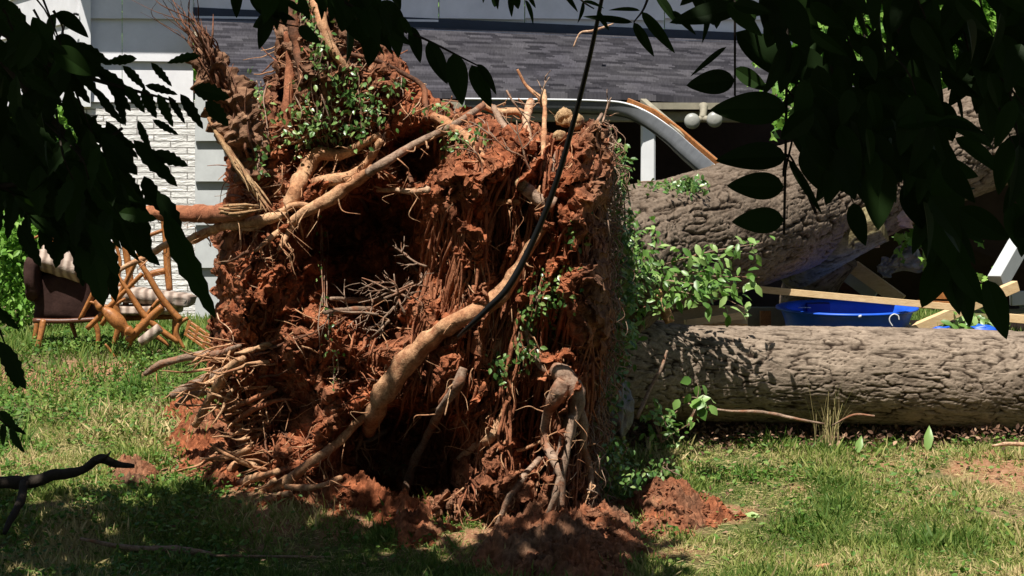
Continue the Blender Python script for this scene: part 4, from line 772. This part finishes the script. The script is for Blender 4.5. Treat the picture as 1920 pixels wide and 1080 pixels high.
sweep(MB(), gpp, [(.0, -.10), (.02, -.095), (.035, -.06), (.045, -.01), (.047, .0), (.04, -.005), (.03, -.06), (.015, -.088), (0, -.095), (-.07, -.10), (-.075, .01), (-.08, .01), (-.08, -.105), (0, -.105)]).build('trough', M['guttergrey'], gt)
r_ = MB(); r_.tube(gpp+[0, -.05, .0], .008, 8, 1); r_.build('rim', M['trim'], gt)
r_ = MB(); 
for a_, b_ in ((24, 33), (33, 42), (42, 49), (49, 56)): r_.beam(gpp[a_]+[.03, .1, .015], gpp[min(b_, len(gpp)-1)]+[.03, .1, .015], .02, .07, (0, 0, 1))
r_.build('back_board', M['woodwarm'], gt, sm=False)
place_root(gt)
def board(u0, v0, d0, u1, v1, d1_, w, h, mat, label, cat='board', name='board', upv=(0, 0, 1)):
    mb = MB(); mb.beam(P(u0, v0, d0), P(u1, v1, d1_), w, h, upv, bev=.04); return tag(mb.build(name, M[mat], sm=False), label, cat)
board(1205, 195, 19.4, 1350, 318, 18.0, .05, .09, 'beam', 'grey board hanging diagonally behind the bent gutter')
# debris behind the lower trunk
board(1418, 542, 16.3, 1800, 577, 16.4, .06, .045, 'woodtan', 'long pale plank lying across the blue pool')
board(1705, 622, 16.5, 1905, 536, 16.9, .06, .075, 'woodtan', 'pale stud leaning up to the right beside the blue pool')
board(1600, 500, 17.75, 1690, 565, 17.6, .05, .1, 'woodtan', 'short tan stud sloping down behind the long plank')
board(1560, 495, 17.95, 1640, 556, 17.8, .05, .09, 'greytrim', 'grey shaded board beside the short tan stud')
board(1552, 520, 18, 1620, 560, 17.9, .04, .06, 'wooddark', 'dark narrow board half hidden under the upper trunk')
board(1935, 415, 17.5, 1868, 532, 17, .1, .14, 'greytrim', 'pale grey post leaning at the right edge')
board(1895, 560, 17.4, 1990, 555, 17.4, .08, .1, 'greytrim', 'grey board lying behind the stud at the right edge')
board(1890, 596, 16.8, 1960, 602, 16.8, .08, .06, 'woodtan', 'orange tan board end at the right edge')
board(1252, 592, 16.25, 1402, 592, 16.2, .16, .02, 'woodtan', 'sheet of bright plywood behind the left end of the lower trunk', 'plywood', upv=(0, -1.2, 1))
board(1285, 606, 16.0, 1400, 590, 16.1, .05, .05, 'woodtan', 'split timber lying on the plywood sheet')
board(1395, 597, 17.1, 1475, 597, 17.1, .12, .16, 'beam', 'mossy timber block left of the blue pool', 'timber')
board(1425, 600, 16.95, 1445, 600, 16.95, .05, .13, 'woodwarm', 'small brown peg on the mossy timber block', 'timber')
for i, (v, lb) in enumerate(((532, 'orange terracotta slab on top of the stack behind the long plank'), (552, 'orange terracotta slab in the middle of the stack'), (570, 'orange terracotta slab at the bottom of the stack'))):
    board(1732-i*4+(i == 1)*8, v, 17.3, 1795, v+2, 17.3, .25, .055, 'woodwarm', lb, 'slab', 'slab')
board(1560, 605, 18.1, 1480, 545, 18.1, .05, .05, 'wooddark', 'dark broken lath under the upper trunk')
# red shirt like debris, dark panel added and tilted to keep the gap in black shade
cr = MB(); panel(cr, [P(1480, 330, 18.4), P(1480, 570, 19.9), P(2080, 570, 20.1), P(2080, 215, 19.1)], .1); tag(cr.build('shade_filler_panel', M['dark'], sm=False), 'added dark panel standing in for the black shade behind the upper trunk', 'dark panel')
mb = MB(); icos(mb, P(1680, 400, 17.2), .16, 8, (1.3, .6, .6), n=20); tag(mb.build('torn_insulation', m_plain('pink_grey_insulation', c3(.45, .33, .3), .9, .1, .5, 18, .03)), 'pinkish grey torn insulation lump below the upper trunk', 'insulation')
mb = MB(); mb.beam(P(1636, 420, 17.1), P(1640, 465, 17.1), .05, .07, (1, 0, 0)); tag(mb.build('split_wood', M['splinter']), 'orange split wood sticking out behind the mossy stub', 'wood piece')
mb = MB(); X, Y = np.meshgrid(np.linspace(-.15, .15, 40), np.linspace(-.1, .1, 40)); q = np.stack([X+.04*fbm(X*9, Y*9, 0, 3, 3), .05*ridge(X*9, Y*9, 0, 4, 4), Y+.3*X+.05*fbm(X*9, Y*9, 4, 3, 3)], -1)+P(1690, 490, 17.6); mb.grid(q); mb.grid(q+[0, .02, 0], flip=True); tag(mb.build('crumpled_foil', m_plain('grey_foil', c3(.3, .3, .32), .35, .6, .5, 16, .02)), 'crumpled grey plastic film in the dark gap under the upper trunk', 'plastic film')
# ------------------------------------------------------------------ pool
M['blue'] = m_plain('blue_plastic', c3(.014, .10, .62), .45, .4, .22, 9); M['bluedark'] = m_plain('dark_blue_plastic', c3(.008, .03, .25), .35, .5, .1, 4)
pool = thing('wading_pool', 'round bright blue plastic wading pool behind the lower trunk', 'wading pool')
pc = P(1588, 575, 16.75); ta = R(4.5); AX = np.array([[1, 0, 0], [0, math.cos(ta), math.sin(ta)], [0, -math.sin(ta), math.cos(ta)]])
sc_ = 133*16.75/F
mb = MB(); mb.lathe([(0, -.2), (.80*sc_, -.2), (.84*sc_, -.18), (.87*sc_, -.1), (.92*sc_, -.03), (.97*sc_, -.012), (1.0*sc_, -.012), (1.0*sc_, .0), (.96*sc_, .004), (.86*sc_, -.005), (.82*sc_, -.04), (.78*sc_, -.16), (0, -.165)], pc, AX, 96); mb.build('shell', M['blue'], pool)
mb = MB(); mb.box(pc+np.array([-.16, .33, -.06])@AX, (.16, .12, .1), AX); mb.build('seat', M['bluedark'], pool, sm=False)
mb = MB()
for dx, dy in ((-.30, .2), (-.27, .21), (-.24, .2)): mb.lathe([(.006, 0), (.016, 0), (.016, .003), (.006, .003), (.006, 0)], pc+np.array([dx, dy, -.03])@AX, AX, 14)
mb.box(pc+np.array([.02, -.485, -.05]), (.02, .008, .02)); mb.build('molded_mark', M['trim'], pool)
mb = MB(); mb.lathe([(.0, 0), (.012, 0), (.012, .006), (0, .006)], P(1657, 603, 16.3), AX, 16); place_root(pool)
mb = MB(); mb.tube(P([1686, 1684, 1676, 1669, 1668, 1674], [600, 592, 589, 594, 602, 612], 15.95), .004, 8, 6); tag(mb.build('metal_hook', m_plain('bright_metal', c3(.6, .62, .62), .3, .8, .05)), 'small curved metal hook in front of the blue pool', 'hook')
for k, (u, v, lb) in enumerate(((1764, 617, 'small blue plastic scrap left of the leaves'), (1845, 617, 'crumpled blue plastic scrap at the right behind the lower trunk'))):
    mb = MB(); icos(mb, P(u, v, 16), .045+.03*k, 3+k, (1.2, .6, .4), n=10); tag(mb.build('plastic_scrap', M['blue']), lb, 'plastic scrap')
# ------------------------------------------------------------------ chairs
m = NM('striped_fabric', .95, .1); wv = m.n('ShaderNodeTexWave', wave_type='BANDS', bands_direction='X'); m.l(m.co((1, 1, 1)), wv.inputs[0]); wv.inputs['Scale'].default_value = 5; wv.inputs['Distortion'].default_value = 3; wv.inputs['Detail'].default_value = 4
nn = m.noise(m.co(), 60, 4); m.bump(nn, .006, .6); M['fabric'] = m.col(m.ramp(wv.outputs['Fac'], [(.1, c3(.2, .15, .12)), (.5, c3(.33, .25, .2)), (.9, c3(.42, .34, .28))]))
M['fabdark'] = m_plain('brown_fabric', c3(.045, .024, .02), .95, .1, .5, 10, .01)
def puff(mb, c, size, ax=None, pw=.35, wr=.03, seed=1):
    a = np.linspace(-math.pi/2, math.pi/2, 24)[:, None]; b = np.linspace(-math.pi, math.pi, 41)[None]; f = lambda t: np.sign(t)*np.abs(t)**pw
    q = np.stack([f(np.cos(a))*f(np.cos(b)), f(np.cos(a))*f(np.sin(b)), f(np.sin(a))*np.ones_like(b)], -1)*.5; q = q*(1+wr*fbm(q[..., 0]*4, q[..., 1]*4, q[..., 2]*4, 3, seed)[..., None]); q[:, -1] = q[:, 0]
    q = q*np.array(size); q = q if ax is None else q@np.array(ax); mb.grid(np.array(c)+q)
CD = 18.2
def T(pts, d=CD, rx=None, flat=1., seg=8, mb=None, rough=0):
    a = np.array(pts, float); dd = a[:, 3] if a.shape[1] > 3 else np.full(len(a), d); mb.tube(P(a[:, 0], a[:, 1], dd), a[:, 2]*dd/F, seg, 6, rough, flat=flat); return mb
ch = thing('armchair', 'dark upholstered armchair with pale patterned arms standing at far left', 'armchair')
mb = MB(); puff(mb, P(128, 555, CD), (.48, .5, .36), pw=.3, wr=.08); mb.build('body', M['fabdark'], ch)
mb = MB(); puff(mb, P(122, 497, CD-.08), (.46, .5, .19), [[.94, 0, -.34], [0, 1, 0], [.34, 0, .94]], .6, .16); mb.build('seat_cushion', M['fabric'], ch)
for u, dd in ((68, CD-.1), (186, CD)): mb = MB(); puff(mb, P(u, 520, dd), (.12, .5, .34), None, .5, .1); mb.build('arm', M['fabdark'], ch)
mb = MB(); T([(62, 601, 5), (120, 602, 5), (190, 598, 5)], mb=mb, d=CD-.25); mb.build('bottom_rail', M['wooddark'], ch)
for l in ([(82, 600, 7, CD-.25), (76, 630, 6, CD-.28), (68, 660, 5, CD-.3)], [(132, 600, 5, CD+.2), (140, 625, 4, CD+.22), (146, 645, 3, CD+.2)], [(176, 600, 6, CD-.25), (184, 625, 5, CD-.25), (183, 655, 4, CD-.25)], [(70, 600, 5, CD+.25), (66, 630, 5, CD+.25), (60, 648, 4, CD+.3)]): mb = MB(); T(l, mb=mb); mb.build('leg', M['woodwarm'], ch)
for l in ([(55, 440, 5), (62, 470, 6), (60, 500, 6)], [(130, 425, 7), (140, 450, 8), (146, 490, 7)], [(38, 449, 4), (60, 448, 4), (100, 430, 5), (140, 422, 5), (165, 424, 5)], [(148, 425, 5), (155, 460, 6), (158, 500, 5)]): mb = MB(); T([(a, b, c, CD+.25) for a, b, c in l], mb=mb, flat=.6); mb.build('back_frame', M['woodwarm'], ch)
for k, u0 in enumerate((80, 95, 112, 165, 176)):
    mb = MB(); T([(u0, 430+k, 3, CD+.28), (u0+4, 465, 4, CD+.28), (u0+8, 500, 3, CD+.28)], mb=mb); mb.build('spindle', M['woodwarm'], ch)
place_root(ch)
ch = thing('wooden_chair', 'upright orange wooden chair with striped seat cushion against the white brick', 'chair')
mb = MB(); puff(mb, P(285, 557, 18.5), (.62, .5, .12), [[.99, 0, -.1], [0, 1, 0], [.1, 0, .99]], .45, .08); puff(mb, P(275, 580, 18.5), (.5, .5, .08), None, .45, .08, 4); mb.build('seat_cushion', M['fabric'], ch)
for l, k in (([(305, 400, 7), (311, 450, 8), (314, 500, 9), (318, 545, 8)], 'back_post'), ([(228, 430, 8), (236, 470, 9), (242, 510, 9), (250, 560, 8)], 'back_post'), ([(246, 420, 5), (262, 460, 6), (270, 500, 6)], 'back_splat'), ([(215, 450, 4), (225, 490, 5), (222, 520, 5)], 'back_splat'), ([(235, 460, 5), (270, 445, 6), (305, 432, 5)], 'back_rail'), ([(270, 520, 9), (290, 512, 9), (310, 508, 9)], 'back_rail'), ([(180, 530, 7), (215, 536, 7), (240, 530, 7)], 'back_rail'), ([(200, 598, 8), (250, 596, 8), (330, 594, 7)], 'seat_rail'), ([(218, 598, 7), (222, 620, 7), (208, 650, 5)], 'leg'), ([(330, 590, 7), (328, 620, 6), (332, 650, 5)], 'leg'), ([(238, 560, 6), (230, 600, 6), (234, 640, 5)], 'leg')):
    mb = MB(); T([(a, b, c, 18.5 if k != 'leg' else 18.35) for a, b, c in l], mb=mb, flat=.7); mb.build(k, M['woodwarm'], ch)
place_root(ch)
ch = thing('broken_chair', 'toppled broken wooden chair with crossed curved legs lying in the grass', 'chair')
for l, k in (([(258, 488, 5), (275, 512, 8), (296, 548, 9), (318, 578, 9), (338, 600, 10)], 'curved_leg'), ([(220, 516, 4), (240, 545, 7), (268, 588, 9), (300, 618, 9), (335, 642, 7)], 'curved_leg'), ([(267, 513, 6), (233, 547, 6), (197, 583, 7), (163, 617, 7)], 'stretcher'), ([(305, 575, 10), (280, 598, 11), (240, 640, 11)], 'seat_rail'), ([(197, 645, 3), (208, 658, 4), (222, 676, 4)], 'splinter'), ([(352, 596, 5), (336, 608, 6), (332, 628, 6), (346, 654, 4)], 'curved_arm')):
    mb = MB(); T(l, d=17.75, mb=mb, flat=.7); mb.build(k, M['woodwarm'], ch)
mb = MB(); T([(180, 562, 5), (188, 575, 9), (194, 580, 6), (205, 588, 12), (222, 604, 14), (236, 616, 8), (240, 619, 10), (250, 626, 6)], d=17.7, mb=mb, seg=14); mb.build('turned_leg', M['woodwarm'], ch)
mb = MB(); T([(262, 642, 8), (280, 630, 10), (300, 614, 9)], d=17.65, mb=mb, seg=14); o = mb.build('padded_roll', M['fabric'], ch)
place_root(ch)
ch = thing('broken_chair', 'loose tilted wooden chair without cushion, tangled between the armchair and the upright chair', 'chair')
for l in ([(150, 600, 6), (180, 540, 7), (210, 470, 6), (225, 430, 5)], [(190, 610, 6), (220, 560, 7), (250, 500, 6), (262, 470, 5)], [(165, 565, 5), (205, 575, 6), (235, 560, 5)], [(185, 500, 5), (222, 505, 6), (250, 492, 4)], [(212, 650, 5), (222, 610, 7), (215, 560, 7), (205, 520, 5)], [(255, 610, 5), (285, 625, 8), (320, 650, 6)], [(240, 655, 4), (270, 600, 6), (300, 560, 6)]):
    mb = MB(); T(l, d=17.95, mb=mb, flat=.6); mb.build('rail', M['woodwarm'], ch)
place_root(ch)
ch = thing('chair_back_panel', 'orange carved chair back panel lying by the left roots', 'chair part')
mb = MB()
a0, a1 = P(352, 615, 17.4), P(402, 650, 17.3); dv = (a1-a0); dv/=np.linalg.norm(dv)
for s_ in (-.045, -.015, .015, .045): mb.beam(a0+np.array([s_*.3, 0, s_]), a1+np.array([s_*.3, 0, s_]), .02, .018)
for t_ in (0, .33, .66, 1): q = a0*(1-t_)+a1*t_; mb.beam(q+[-.016, 0, -.055], q+[.016, 0, .055], .024, .03, (0, 1, 0))
mb.build('panel', M['woodwarm'], ch, sm=False); place_root(ch)
# ------------------------------------------------------------------ background vegetation
def crown_pts(c, r, n, cl):
    cc = RNG.normal(0, 1, (cl, 3)); cc = cc/np.linalg.norm(cc, axis=1)[:, None]*RNG.uniform(.35, 1, (cl, 1)); k = RNG.integers(cl, size=n)
    return np.array(c)+(cc[k]+RNG.normal(0, .16, (n, 3)))*np.array(r)
def bgtree(label, c, r, n, leaf, mat='lit', name='tree', cat='tree', cl=40, kind='oval', group=None, base=.9, tr_=.09):
    t = thing(name, label, cat, group); c = np.array(c, float); p = crown_pts(c, r, n, cl); lf = MB()
    lf.leaves(p, RNG.normal(0, 1, (n, 3))-[0, 0, .4], RNG.normal(0, .6, (n, 3))+[0, -.4, .8], RNG.uniform(*leaf, n), .5, kind, .2); tb = MB(); b = np.array([c[0]+.1, c[1], base])
    tb.tube([b, (b+c)/2+[.05, 0, 0], c, c+[0, 0, r[2]*.6]], [tr_, tr_*.8, tr_*.55, tr_*.1], 12, 6, .15)
    for i in range(6): e = c+RNG.normal(0, .5, 3)*np.array(r); tb.tube([(b+c)/2+[0, 0, .1*i], (c+e)/2, e], [tr_*.4, tr_*.25, tr_*.06], 8, 4)
    tb.build('trunk', M['barkdark'], t); lf.build('crown', M[mat], t, sm=False); place_root(t); return t
gl = 'trees growing behind the house'
bgtree('sunlit leafy tree behind the left corner of the house', P(10, 150, 27), (1.3, 1.2, 1.5), 9000, (.07, .14), group=gl)
bgtree('tall leafy tree behind the wall at the top left', P(60, 0, 31), (2.0, 1.3, 2.2), 8000, (.09, .17), group=gl)
bgtree('broad green tree behind the right end of the porch roof', P(1620, 120, 27), (1.6, 1.2, 1.7), 9000, (.09, .17), group=gl, kind='lobe')
bgtree('broad green tree at the top right corner', P(1880, 60, 26), (1.5, 1.2, 1.8), 9000, (.09, .17), group=gl, kind='lobe')
bgtree('green shrub beside the left corner of the house', P(60, 400, 23.5), (.75, .6, .9), 6000, (.05, .1), name='shrub', cat='shrub', group='shrubs left of the house', tr_=.03)
bgtree('bright low shrub behind the dark armchair', P(10, 520, 20.5), (.55, .5, .5), 4500, (.04, .09), name='shrub', cat='shrub', group='shrubs left of the house', tr_=.02)
bgtree('dark hedge shrub left of the house behind the first shrub', P(-20, 350, 30), (2.2, .8, 2.2), 6000, (.08, .16), 'crown', name='shrub', cat='shrub', group='shrubs left of the house', tr_=.04)
mb = MB(); mb.tube([P(121, 350, 21.2), P(122, 480, 21.2), P(124, 590, 21.2)], .022, 12, 3); tag(mb.build('pole', M['greytrim']), 'thin grey metal pole standing left of the white brick', 'pole')
mb = MB(); yb = 48
XX = np.linspace(-24, 24, 60); zz = np.linspace(-1, 14, 30); X, Zz = np.meshgrid(XX, zz); mb.grid(np.stack([X, yb+1.2*fbm(X*.5, Zz*.5, 0, 4, 3), Zz], -1))
n = 26000; mb2 = MB(); x = RNG.uniform(-16, 16, n); z = RNG.uniform(.5, 9, n); y = yb-2+1.6*fbm(x*.8, z*.8, 0, 4, 8); mb2.leaves(np.stack([x, y, z], -1), RNG.normal(0, 1, (n, 3)), RNG.normal(0, .6, (n, 3))+[0, -.5, .7], RNG.uniform(.15, .34, n), .55, 'oval', .2)
tag(mb.build('wooded_bank', m_plain('leafy_bank', c3(.03, .06, .012), .9, .1, .6, 2, .2)), kind='structure'); tag(mb2.build('far_woods', M['lit'], sm=False), kind='stuff')
# ------------------------------------------------------------------ shade trees over the camera with hanging foliage
def hang(parent, stem, leaflets, d, L, wr=.36, kind='oval', mat='shade', r=3.0, side=1, droop=.6, name='branch'):
    """one compound leaf / twig: stem polyline in photo px at distance d, with paired leaflets"""
    s = smooth(np.array(stem, float), 10); n = leaflets; ts = np.linspace(.12, 1, n); k = (ts*(len(s)-1)).astype(int)
    pos = []; dr = []; ln = []
    tg = np.gradient(s, axis=0); tg /= np.linalg.norm(tg, axis=1)[:, None]+1e-9
    for i, kk in enumerate(k):
        for sg in ((1, -1) if i < n-1 else (0,)):
            t = tg[kk]; nrm = np.array([-t[1], t[0]])*sg; v = t*.55+nrm*.9+np.array([0, droop]); v /= np.linalg.norm(v)
            pos.append((s[kk, 0], s[kk, 1], d+RNG.normal(0, .03))); dr.append((v[0], RNG.normal(0, .25), -v[1])); ln.append(L*RNG.uniform(.8, 1.15))
    pos = np.array(pos); return P(pos[:, 0], pos[:, 1], pos[:, 2]), np.array(dr), np.array(ln)*d/F, P(s[:, 0], s[:, 1], d), r*d/F
def shade_branch(parent, label, specs, d0, fills=(), wr=.36, kind='fine', mat='shade', main=None, tr=()):
    lf = MB(); stm = MB()
    if len(tr):
        a = np.array(tr, float); k = len(a); L = np.hypot(a[:, 2]-a[:, 0], a[:, 3]-a[:, 1]); d = d0+RNG.uniform(-.15, .15, k); dv = P(a[:, 2], a[:, 3], d)-P(a[:, 0], a[:, 1], d)
        lf.leaves(P(a[:, 0], a[:, 1], d), dv+np.array([0, .01, 0]), RNG.normal(0, .22, (k, 3))+[0, -1, .3], L*d/F, a[:, 4]/L*1.15, kind, RNG.uniform(-.1, .2, k))
    for stem, n, L, dd, dro in specs:
        if n == 0:
            c = smooth(np.array(stem, float), 8); stm.tube(P(c[:, 0], c[:, 1], d0+dd)[::2], np.linspace(.004, .0015, len(c[::2])), 6, 2); continue
        p, dr, ln, sp_, r = hang(parent, stem, n, d0+dd, L, droop=dro); k = len(p)
        lf.leaves(p, dr, RNG.normal(0, .35, (k, 3))+[0, -1, .5], ln, wr*RNG.uniform(.85, 1.2, k), kind, RNG.uniform(0, .3, k)); stm.tube(sp_[::3], np.linspace(r, r*.4, len(sp_[::3])), 6, 2)
    for poly, n, L in fills:
        a = np.array(poly, float); lo, hi = a.min(0), a.max(0); u = RNG.uniform(lo[0], hi[0], n*3); v = RNG.uniform(lo[1], hi[1], n*3); k = poly_sd(u, v, a) > 0; u, v = u[k][:n], v[k][:n]; k = len(u); d = d0+RNG.uniform(-.7, .7, k)
        lf.leaves(P(u, v, d), np.stack([RNG.normal(.25, .5, k), RNG.normal(0, .3, k), RNG.normal(-.8, .4, k)], -1), RNG.normal(0, .5, (k, 3))+[0, -1, .4], RNG.uniform(*L, k)*d/F, wr*RNG.uniform(.8, 1.3, k), kind, .2)
        for i in range(max(2, n//14)):
            j = RNG.integers(k); stm.tube(P([u[j], u[j]-20, u[j]-60+RNG.normal(0, 30)], [v[j], v[j]-50, v[j]-130], [d[j], d[j], d0]), [.0015, .002, .003], 5, 3)
    if main is not None:
        for a in main: a = np.array(a, float); stm.tube(P(a[:, 0], a[:, 1], a[:, 3]), a[:, 2]*a[:, 3]/F, 8, 6, .1)
    b = stm.build('branch', M['barkdark'], parent); b['label'] = label; lf.build('foliage', M[mat], b, sm=False)
stl = thing('shade_tree', 'dark shaded tree whose jagged leaves hang across the left of the view', 'tree')
TRL = [(257, 110, 195, 116, 20), (283, 117, 322, 162, 15), (230, 123, 272, 168, 18), (180, 128, 255, 188, 26), (200, 150, 245, 208, 22), (268, 165, 292, 222, 25), (272, 160, 333, 176, 17), (296, 176, 323, 238, 20), (316, 180, 346, 232, 14), (338, 176, 380, 242, 22), (234, 160, 270, 212, 22), (218, 165, 234, 236, 19), (180, 165, 229, 236, 20), (286, 224, 334, 253, 14), (286, 285, 352, 312, 26), (258, 225, 282, 286, 15), (250, 262, 332, 350, 32), (376, 105, 308, 113, 19), (362, 165, 430, 184, 34), (385, 190, 430, 235, 30), (150, 100, 200, 150, 30), (140, 80, 210, 120, 26), (130, 120, 190, 180, 30),
 (100, 380, 150, 492, 44), (60, 385, 94, 445, 30), (150, 380, 196, 575, 66), (200, 360, 234, 452, 50), (240, 330, 276, 475, 44), (295, 360, 345, 450, 34), (308, 395, 402, 600, 44), (328, 455, 350, 528, 14), (270, 330, 300, 400, 34), (0, 640, 48, 730, 34), (220, 300, 260, 400, 44), (175, 300, 215, 420, 50), (190, 250, 255, 330, 40), (35, 420, 75, 500, 30), (0, 770, 30, 805, 18), (300, 120, 318, 160, 0.1)]
TRC = [(738, 28, 748, 108, 32), (772, 50, 788, 118, 24), (803, 78, 838, 158, 32), (850, 100, 866, 198, 40), (884, 122, 922, 202, 32), (895, 120, 935, 176, 20), (690, 20, 738, 102, 20), (668, 30, 722, 104, 14), (525, 28, 470, 48, 34), (650, 0, 640, 60, 36), (700, 10, 690, 62, 36), (720, 0, 742, 60, 30), (480, -10, 500, 24, 24), (750, 30, 775, 70, 14)]
TRT = [(1188, 42, 1227, 106, 19), (1203, 22, 1268, 100, 21), (1186, 42, 1092, 28, 13), (1200, 20, 1140, 14, 9), (1050, -20, 1086, 22, 12), (1228, -10, 1276, 42, 20), (930, -10, 928, 14, 16), (965, -10, 974, 18, 16), (990, -10, 1006, 16, 8), (1260, 20, 1305, 66, 14)]
TRR = [(1378, 150, 1287, 160, 46), (1378, 128, 1442, 170, 30), (1362, 88, 1296, 145, 12), (1475, 205, 1332, 200, 62), (1475, 295, 1342, 292, 56), (1470, 350, 1363, 350, 52), (1470, 412, 1372, 415, 48), (1478, 298, 1542, 402, 16), (1585, 290, 1590, 366, 44), (1650, 300, 1648, 432, 64), (1390, 15, 1256, 44, 46), (1400, 0, 1410, 54, 32), (1380, 60, 1500, 160, 60), (1480, 90, 1570, 180, 60), (1740, 340, 1800, 592, 84), (1765, 300, 1785, 480, 70), (1850, 525, 1890, 638, 46), (1720, 180, 1776, 262, 24), (1790, 170, 1812, 232, 10), (1680, 200, 1760, 320, 44), (1620, 250, 1700, 340, 50), (1500, 220, 1560, 320, 50), (1460, 30, 1440, 90, 40), (1845, 190, 1860, 270, 34), (1700, 340, 1730, 430, 50), (1900, 380, 1915, 470, 50)]
LP = [(-60, -60), (20, -20), (60, 40), (125, 90), (150, 200), (190, 290), (225, 400), (190, 450), (150, 430), (100, 370), (40, 330), (-60, 350)]
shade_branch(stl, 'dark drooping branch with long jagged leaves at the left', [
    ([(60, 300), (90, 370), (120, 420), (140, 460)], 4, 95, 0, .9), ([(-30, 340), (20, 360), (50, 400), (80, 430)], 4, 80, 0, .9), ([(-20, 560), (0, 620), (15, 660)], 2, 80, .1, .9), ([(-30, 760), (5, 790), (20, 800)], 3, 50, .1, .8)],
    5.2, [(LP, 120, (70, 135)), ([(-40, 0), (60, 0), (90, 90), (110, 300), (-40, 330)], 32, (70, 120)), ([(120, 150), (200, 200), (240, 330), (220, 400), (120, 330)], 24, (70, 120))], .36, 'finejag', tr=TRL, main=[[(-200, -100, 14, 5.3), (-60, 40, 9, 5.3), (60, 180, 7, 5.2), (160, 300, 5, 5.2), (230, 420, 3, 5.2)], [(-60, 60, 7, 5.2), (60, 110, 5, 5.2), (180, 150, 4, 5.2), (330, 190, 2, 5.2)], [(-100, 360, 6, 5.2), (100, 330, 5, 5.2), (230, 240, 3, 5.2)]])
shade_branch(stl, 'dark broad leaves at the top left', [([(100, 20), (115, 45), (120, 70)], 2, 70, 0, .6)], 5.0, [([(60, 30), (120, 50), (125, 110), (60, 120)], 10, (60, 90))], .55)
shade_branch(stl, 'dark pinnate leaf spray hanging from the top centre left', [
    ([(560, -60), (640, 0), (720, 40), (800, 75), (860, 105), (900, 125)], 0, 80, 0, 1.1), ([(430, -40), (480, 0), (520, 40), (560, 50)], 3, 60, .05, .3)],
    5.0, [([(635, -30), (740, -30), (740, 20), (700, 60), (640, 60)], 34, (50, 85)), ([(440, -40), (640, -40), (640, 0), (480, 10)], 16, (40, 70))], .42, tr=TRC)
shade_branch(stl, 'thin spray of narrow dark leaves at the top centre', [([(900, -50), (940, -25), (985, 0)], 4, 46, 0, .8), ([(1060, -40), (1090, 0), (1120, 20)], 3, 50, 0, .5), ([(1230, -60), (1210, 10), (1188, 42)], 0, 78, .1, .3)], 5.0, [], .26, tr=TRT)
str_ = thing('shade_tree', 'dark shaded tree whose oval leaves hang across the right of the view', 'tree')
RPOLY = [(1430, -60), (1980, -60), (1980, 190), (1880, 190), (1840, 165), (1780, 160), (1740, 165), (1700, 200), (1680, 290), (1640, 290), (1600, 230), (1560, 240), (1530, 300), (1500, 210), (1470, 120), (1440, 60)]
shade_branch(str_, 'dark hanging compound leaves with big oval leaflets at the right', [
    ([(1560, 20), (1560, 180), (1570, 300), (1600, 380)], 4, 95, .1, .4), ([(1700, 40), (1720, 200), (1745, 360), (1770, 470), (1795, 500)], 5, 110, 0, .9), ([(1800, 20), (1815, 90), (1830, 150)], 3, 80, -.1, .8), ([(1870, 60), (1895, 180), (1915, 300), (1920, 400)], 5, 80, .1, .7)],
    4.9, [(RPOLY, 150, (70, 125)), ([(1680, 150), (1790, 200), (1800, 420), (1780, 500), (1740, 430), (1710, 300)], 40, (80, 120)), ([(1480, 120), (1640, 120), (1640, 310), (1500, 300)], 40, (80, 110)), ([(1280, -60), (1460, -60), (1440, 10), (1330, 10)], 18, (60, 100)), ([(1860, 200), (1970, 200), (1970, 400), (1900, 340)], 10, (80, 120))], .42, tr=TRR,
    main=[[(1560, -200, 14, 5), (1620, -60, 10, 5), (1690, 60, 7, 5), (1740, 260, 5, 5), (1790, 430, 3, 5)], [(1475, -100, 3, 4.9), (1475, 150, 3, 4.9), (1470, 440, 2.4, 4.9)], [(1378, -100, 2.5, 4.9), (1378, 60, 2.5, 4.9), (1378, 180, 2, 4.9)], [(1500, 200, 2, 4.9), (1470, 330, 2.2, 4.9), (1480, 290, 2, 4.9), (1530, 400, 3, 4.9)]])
# crowns above the camera: cast the foreground shade
def overhead(t, poly, n, z0, z1, tx, ty):
    a = np.array(poly, float); lo, hi = a.min(0), a.max(0); x = RNG.uniform(lo[0], hi[0], n*2); y = RNG.uniform(lo[1], hi[1], n*2); k = poly_sd(x, y, a)+.22*fbm(x*1.2, y*1.2, 0, 3, 5) > 0; x, y = x[k][:n], y[k][:n]; k = len(x)
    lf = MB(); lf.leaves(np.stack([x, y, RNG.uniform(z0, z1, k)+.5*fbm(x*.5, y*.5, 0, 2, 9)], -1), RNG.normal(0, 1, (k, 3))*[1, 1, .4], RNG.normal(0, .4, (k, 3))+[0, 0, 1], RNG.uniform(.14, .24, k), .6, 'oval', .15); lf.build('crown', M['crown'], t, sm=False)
    tb = MB(); b = np.array([tx, ty, -.1]); top = np.array([tx*.8, ty+.5, z1]); tb.tube([b, b+[0, 0, 1.5], (b+top)/2, top], [.26, .2, .17, .06], 16, 8, .12, 3)
    for i in range(9): e = np.array([x[i*7], y[i*7], (z0+z1)/2]); s0 = b*.4+top*.6; tb.tube([s0, (s0+e)/2+[0, 0, .4], e], [.08, .05, .012], 8, 5, .1)
    tb.build('trunk', M['barkdark'], t)
OVL = [(-9, -6), (0, -6), (0, 9.0), (-.15, 10.4), (-.25, 10.75), (-1.5, 10.9), (-1.6, 11.5), (-2.6, 11.6), (-2.8, 12.05), (-9, 12.15)]
OVR = [(0, -6), (9, -6), (9, 9.2), (3, 9.3), (1.0, 9.4), (.0, 9.7)]
overhead(stl, OVL, 66000, 3.7, 5.4, -3.6, 5.5)
overhead(str_, OVR, 46000, 3.7, 5.4, 3.9, 5.0)
place_root(stl); place_root(str_)
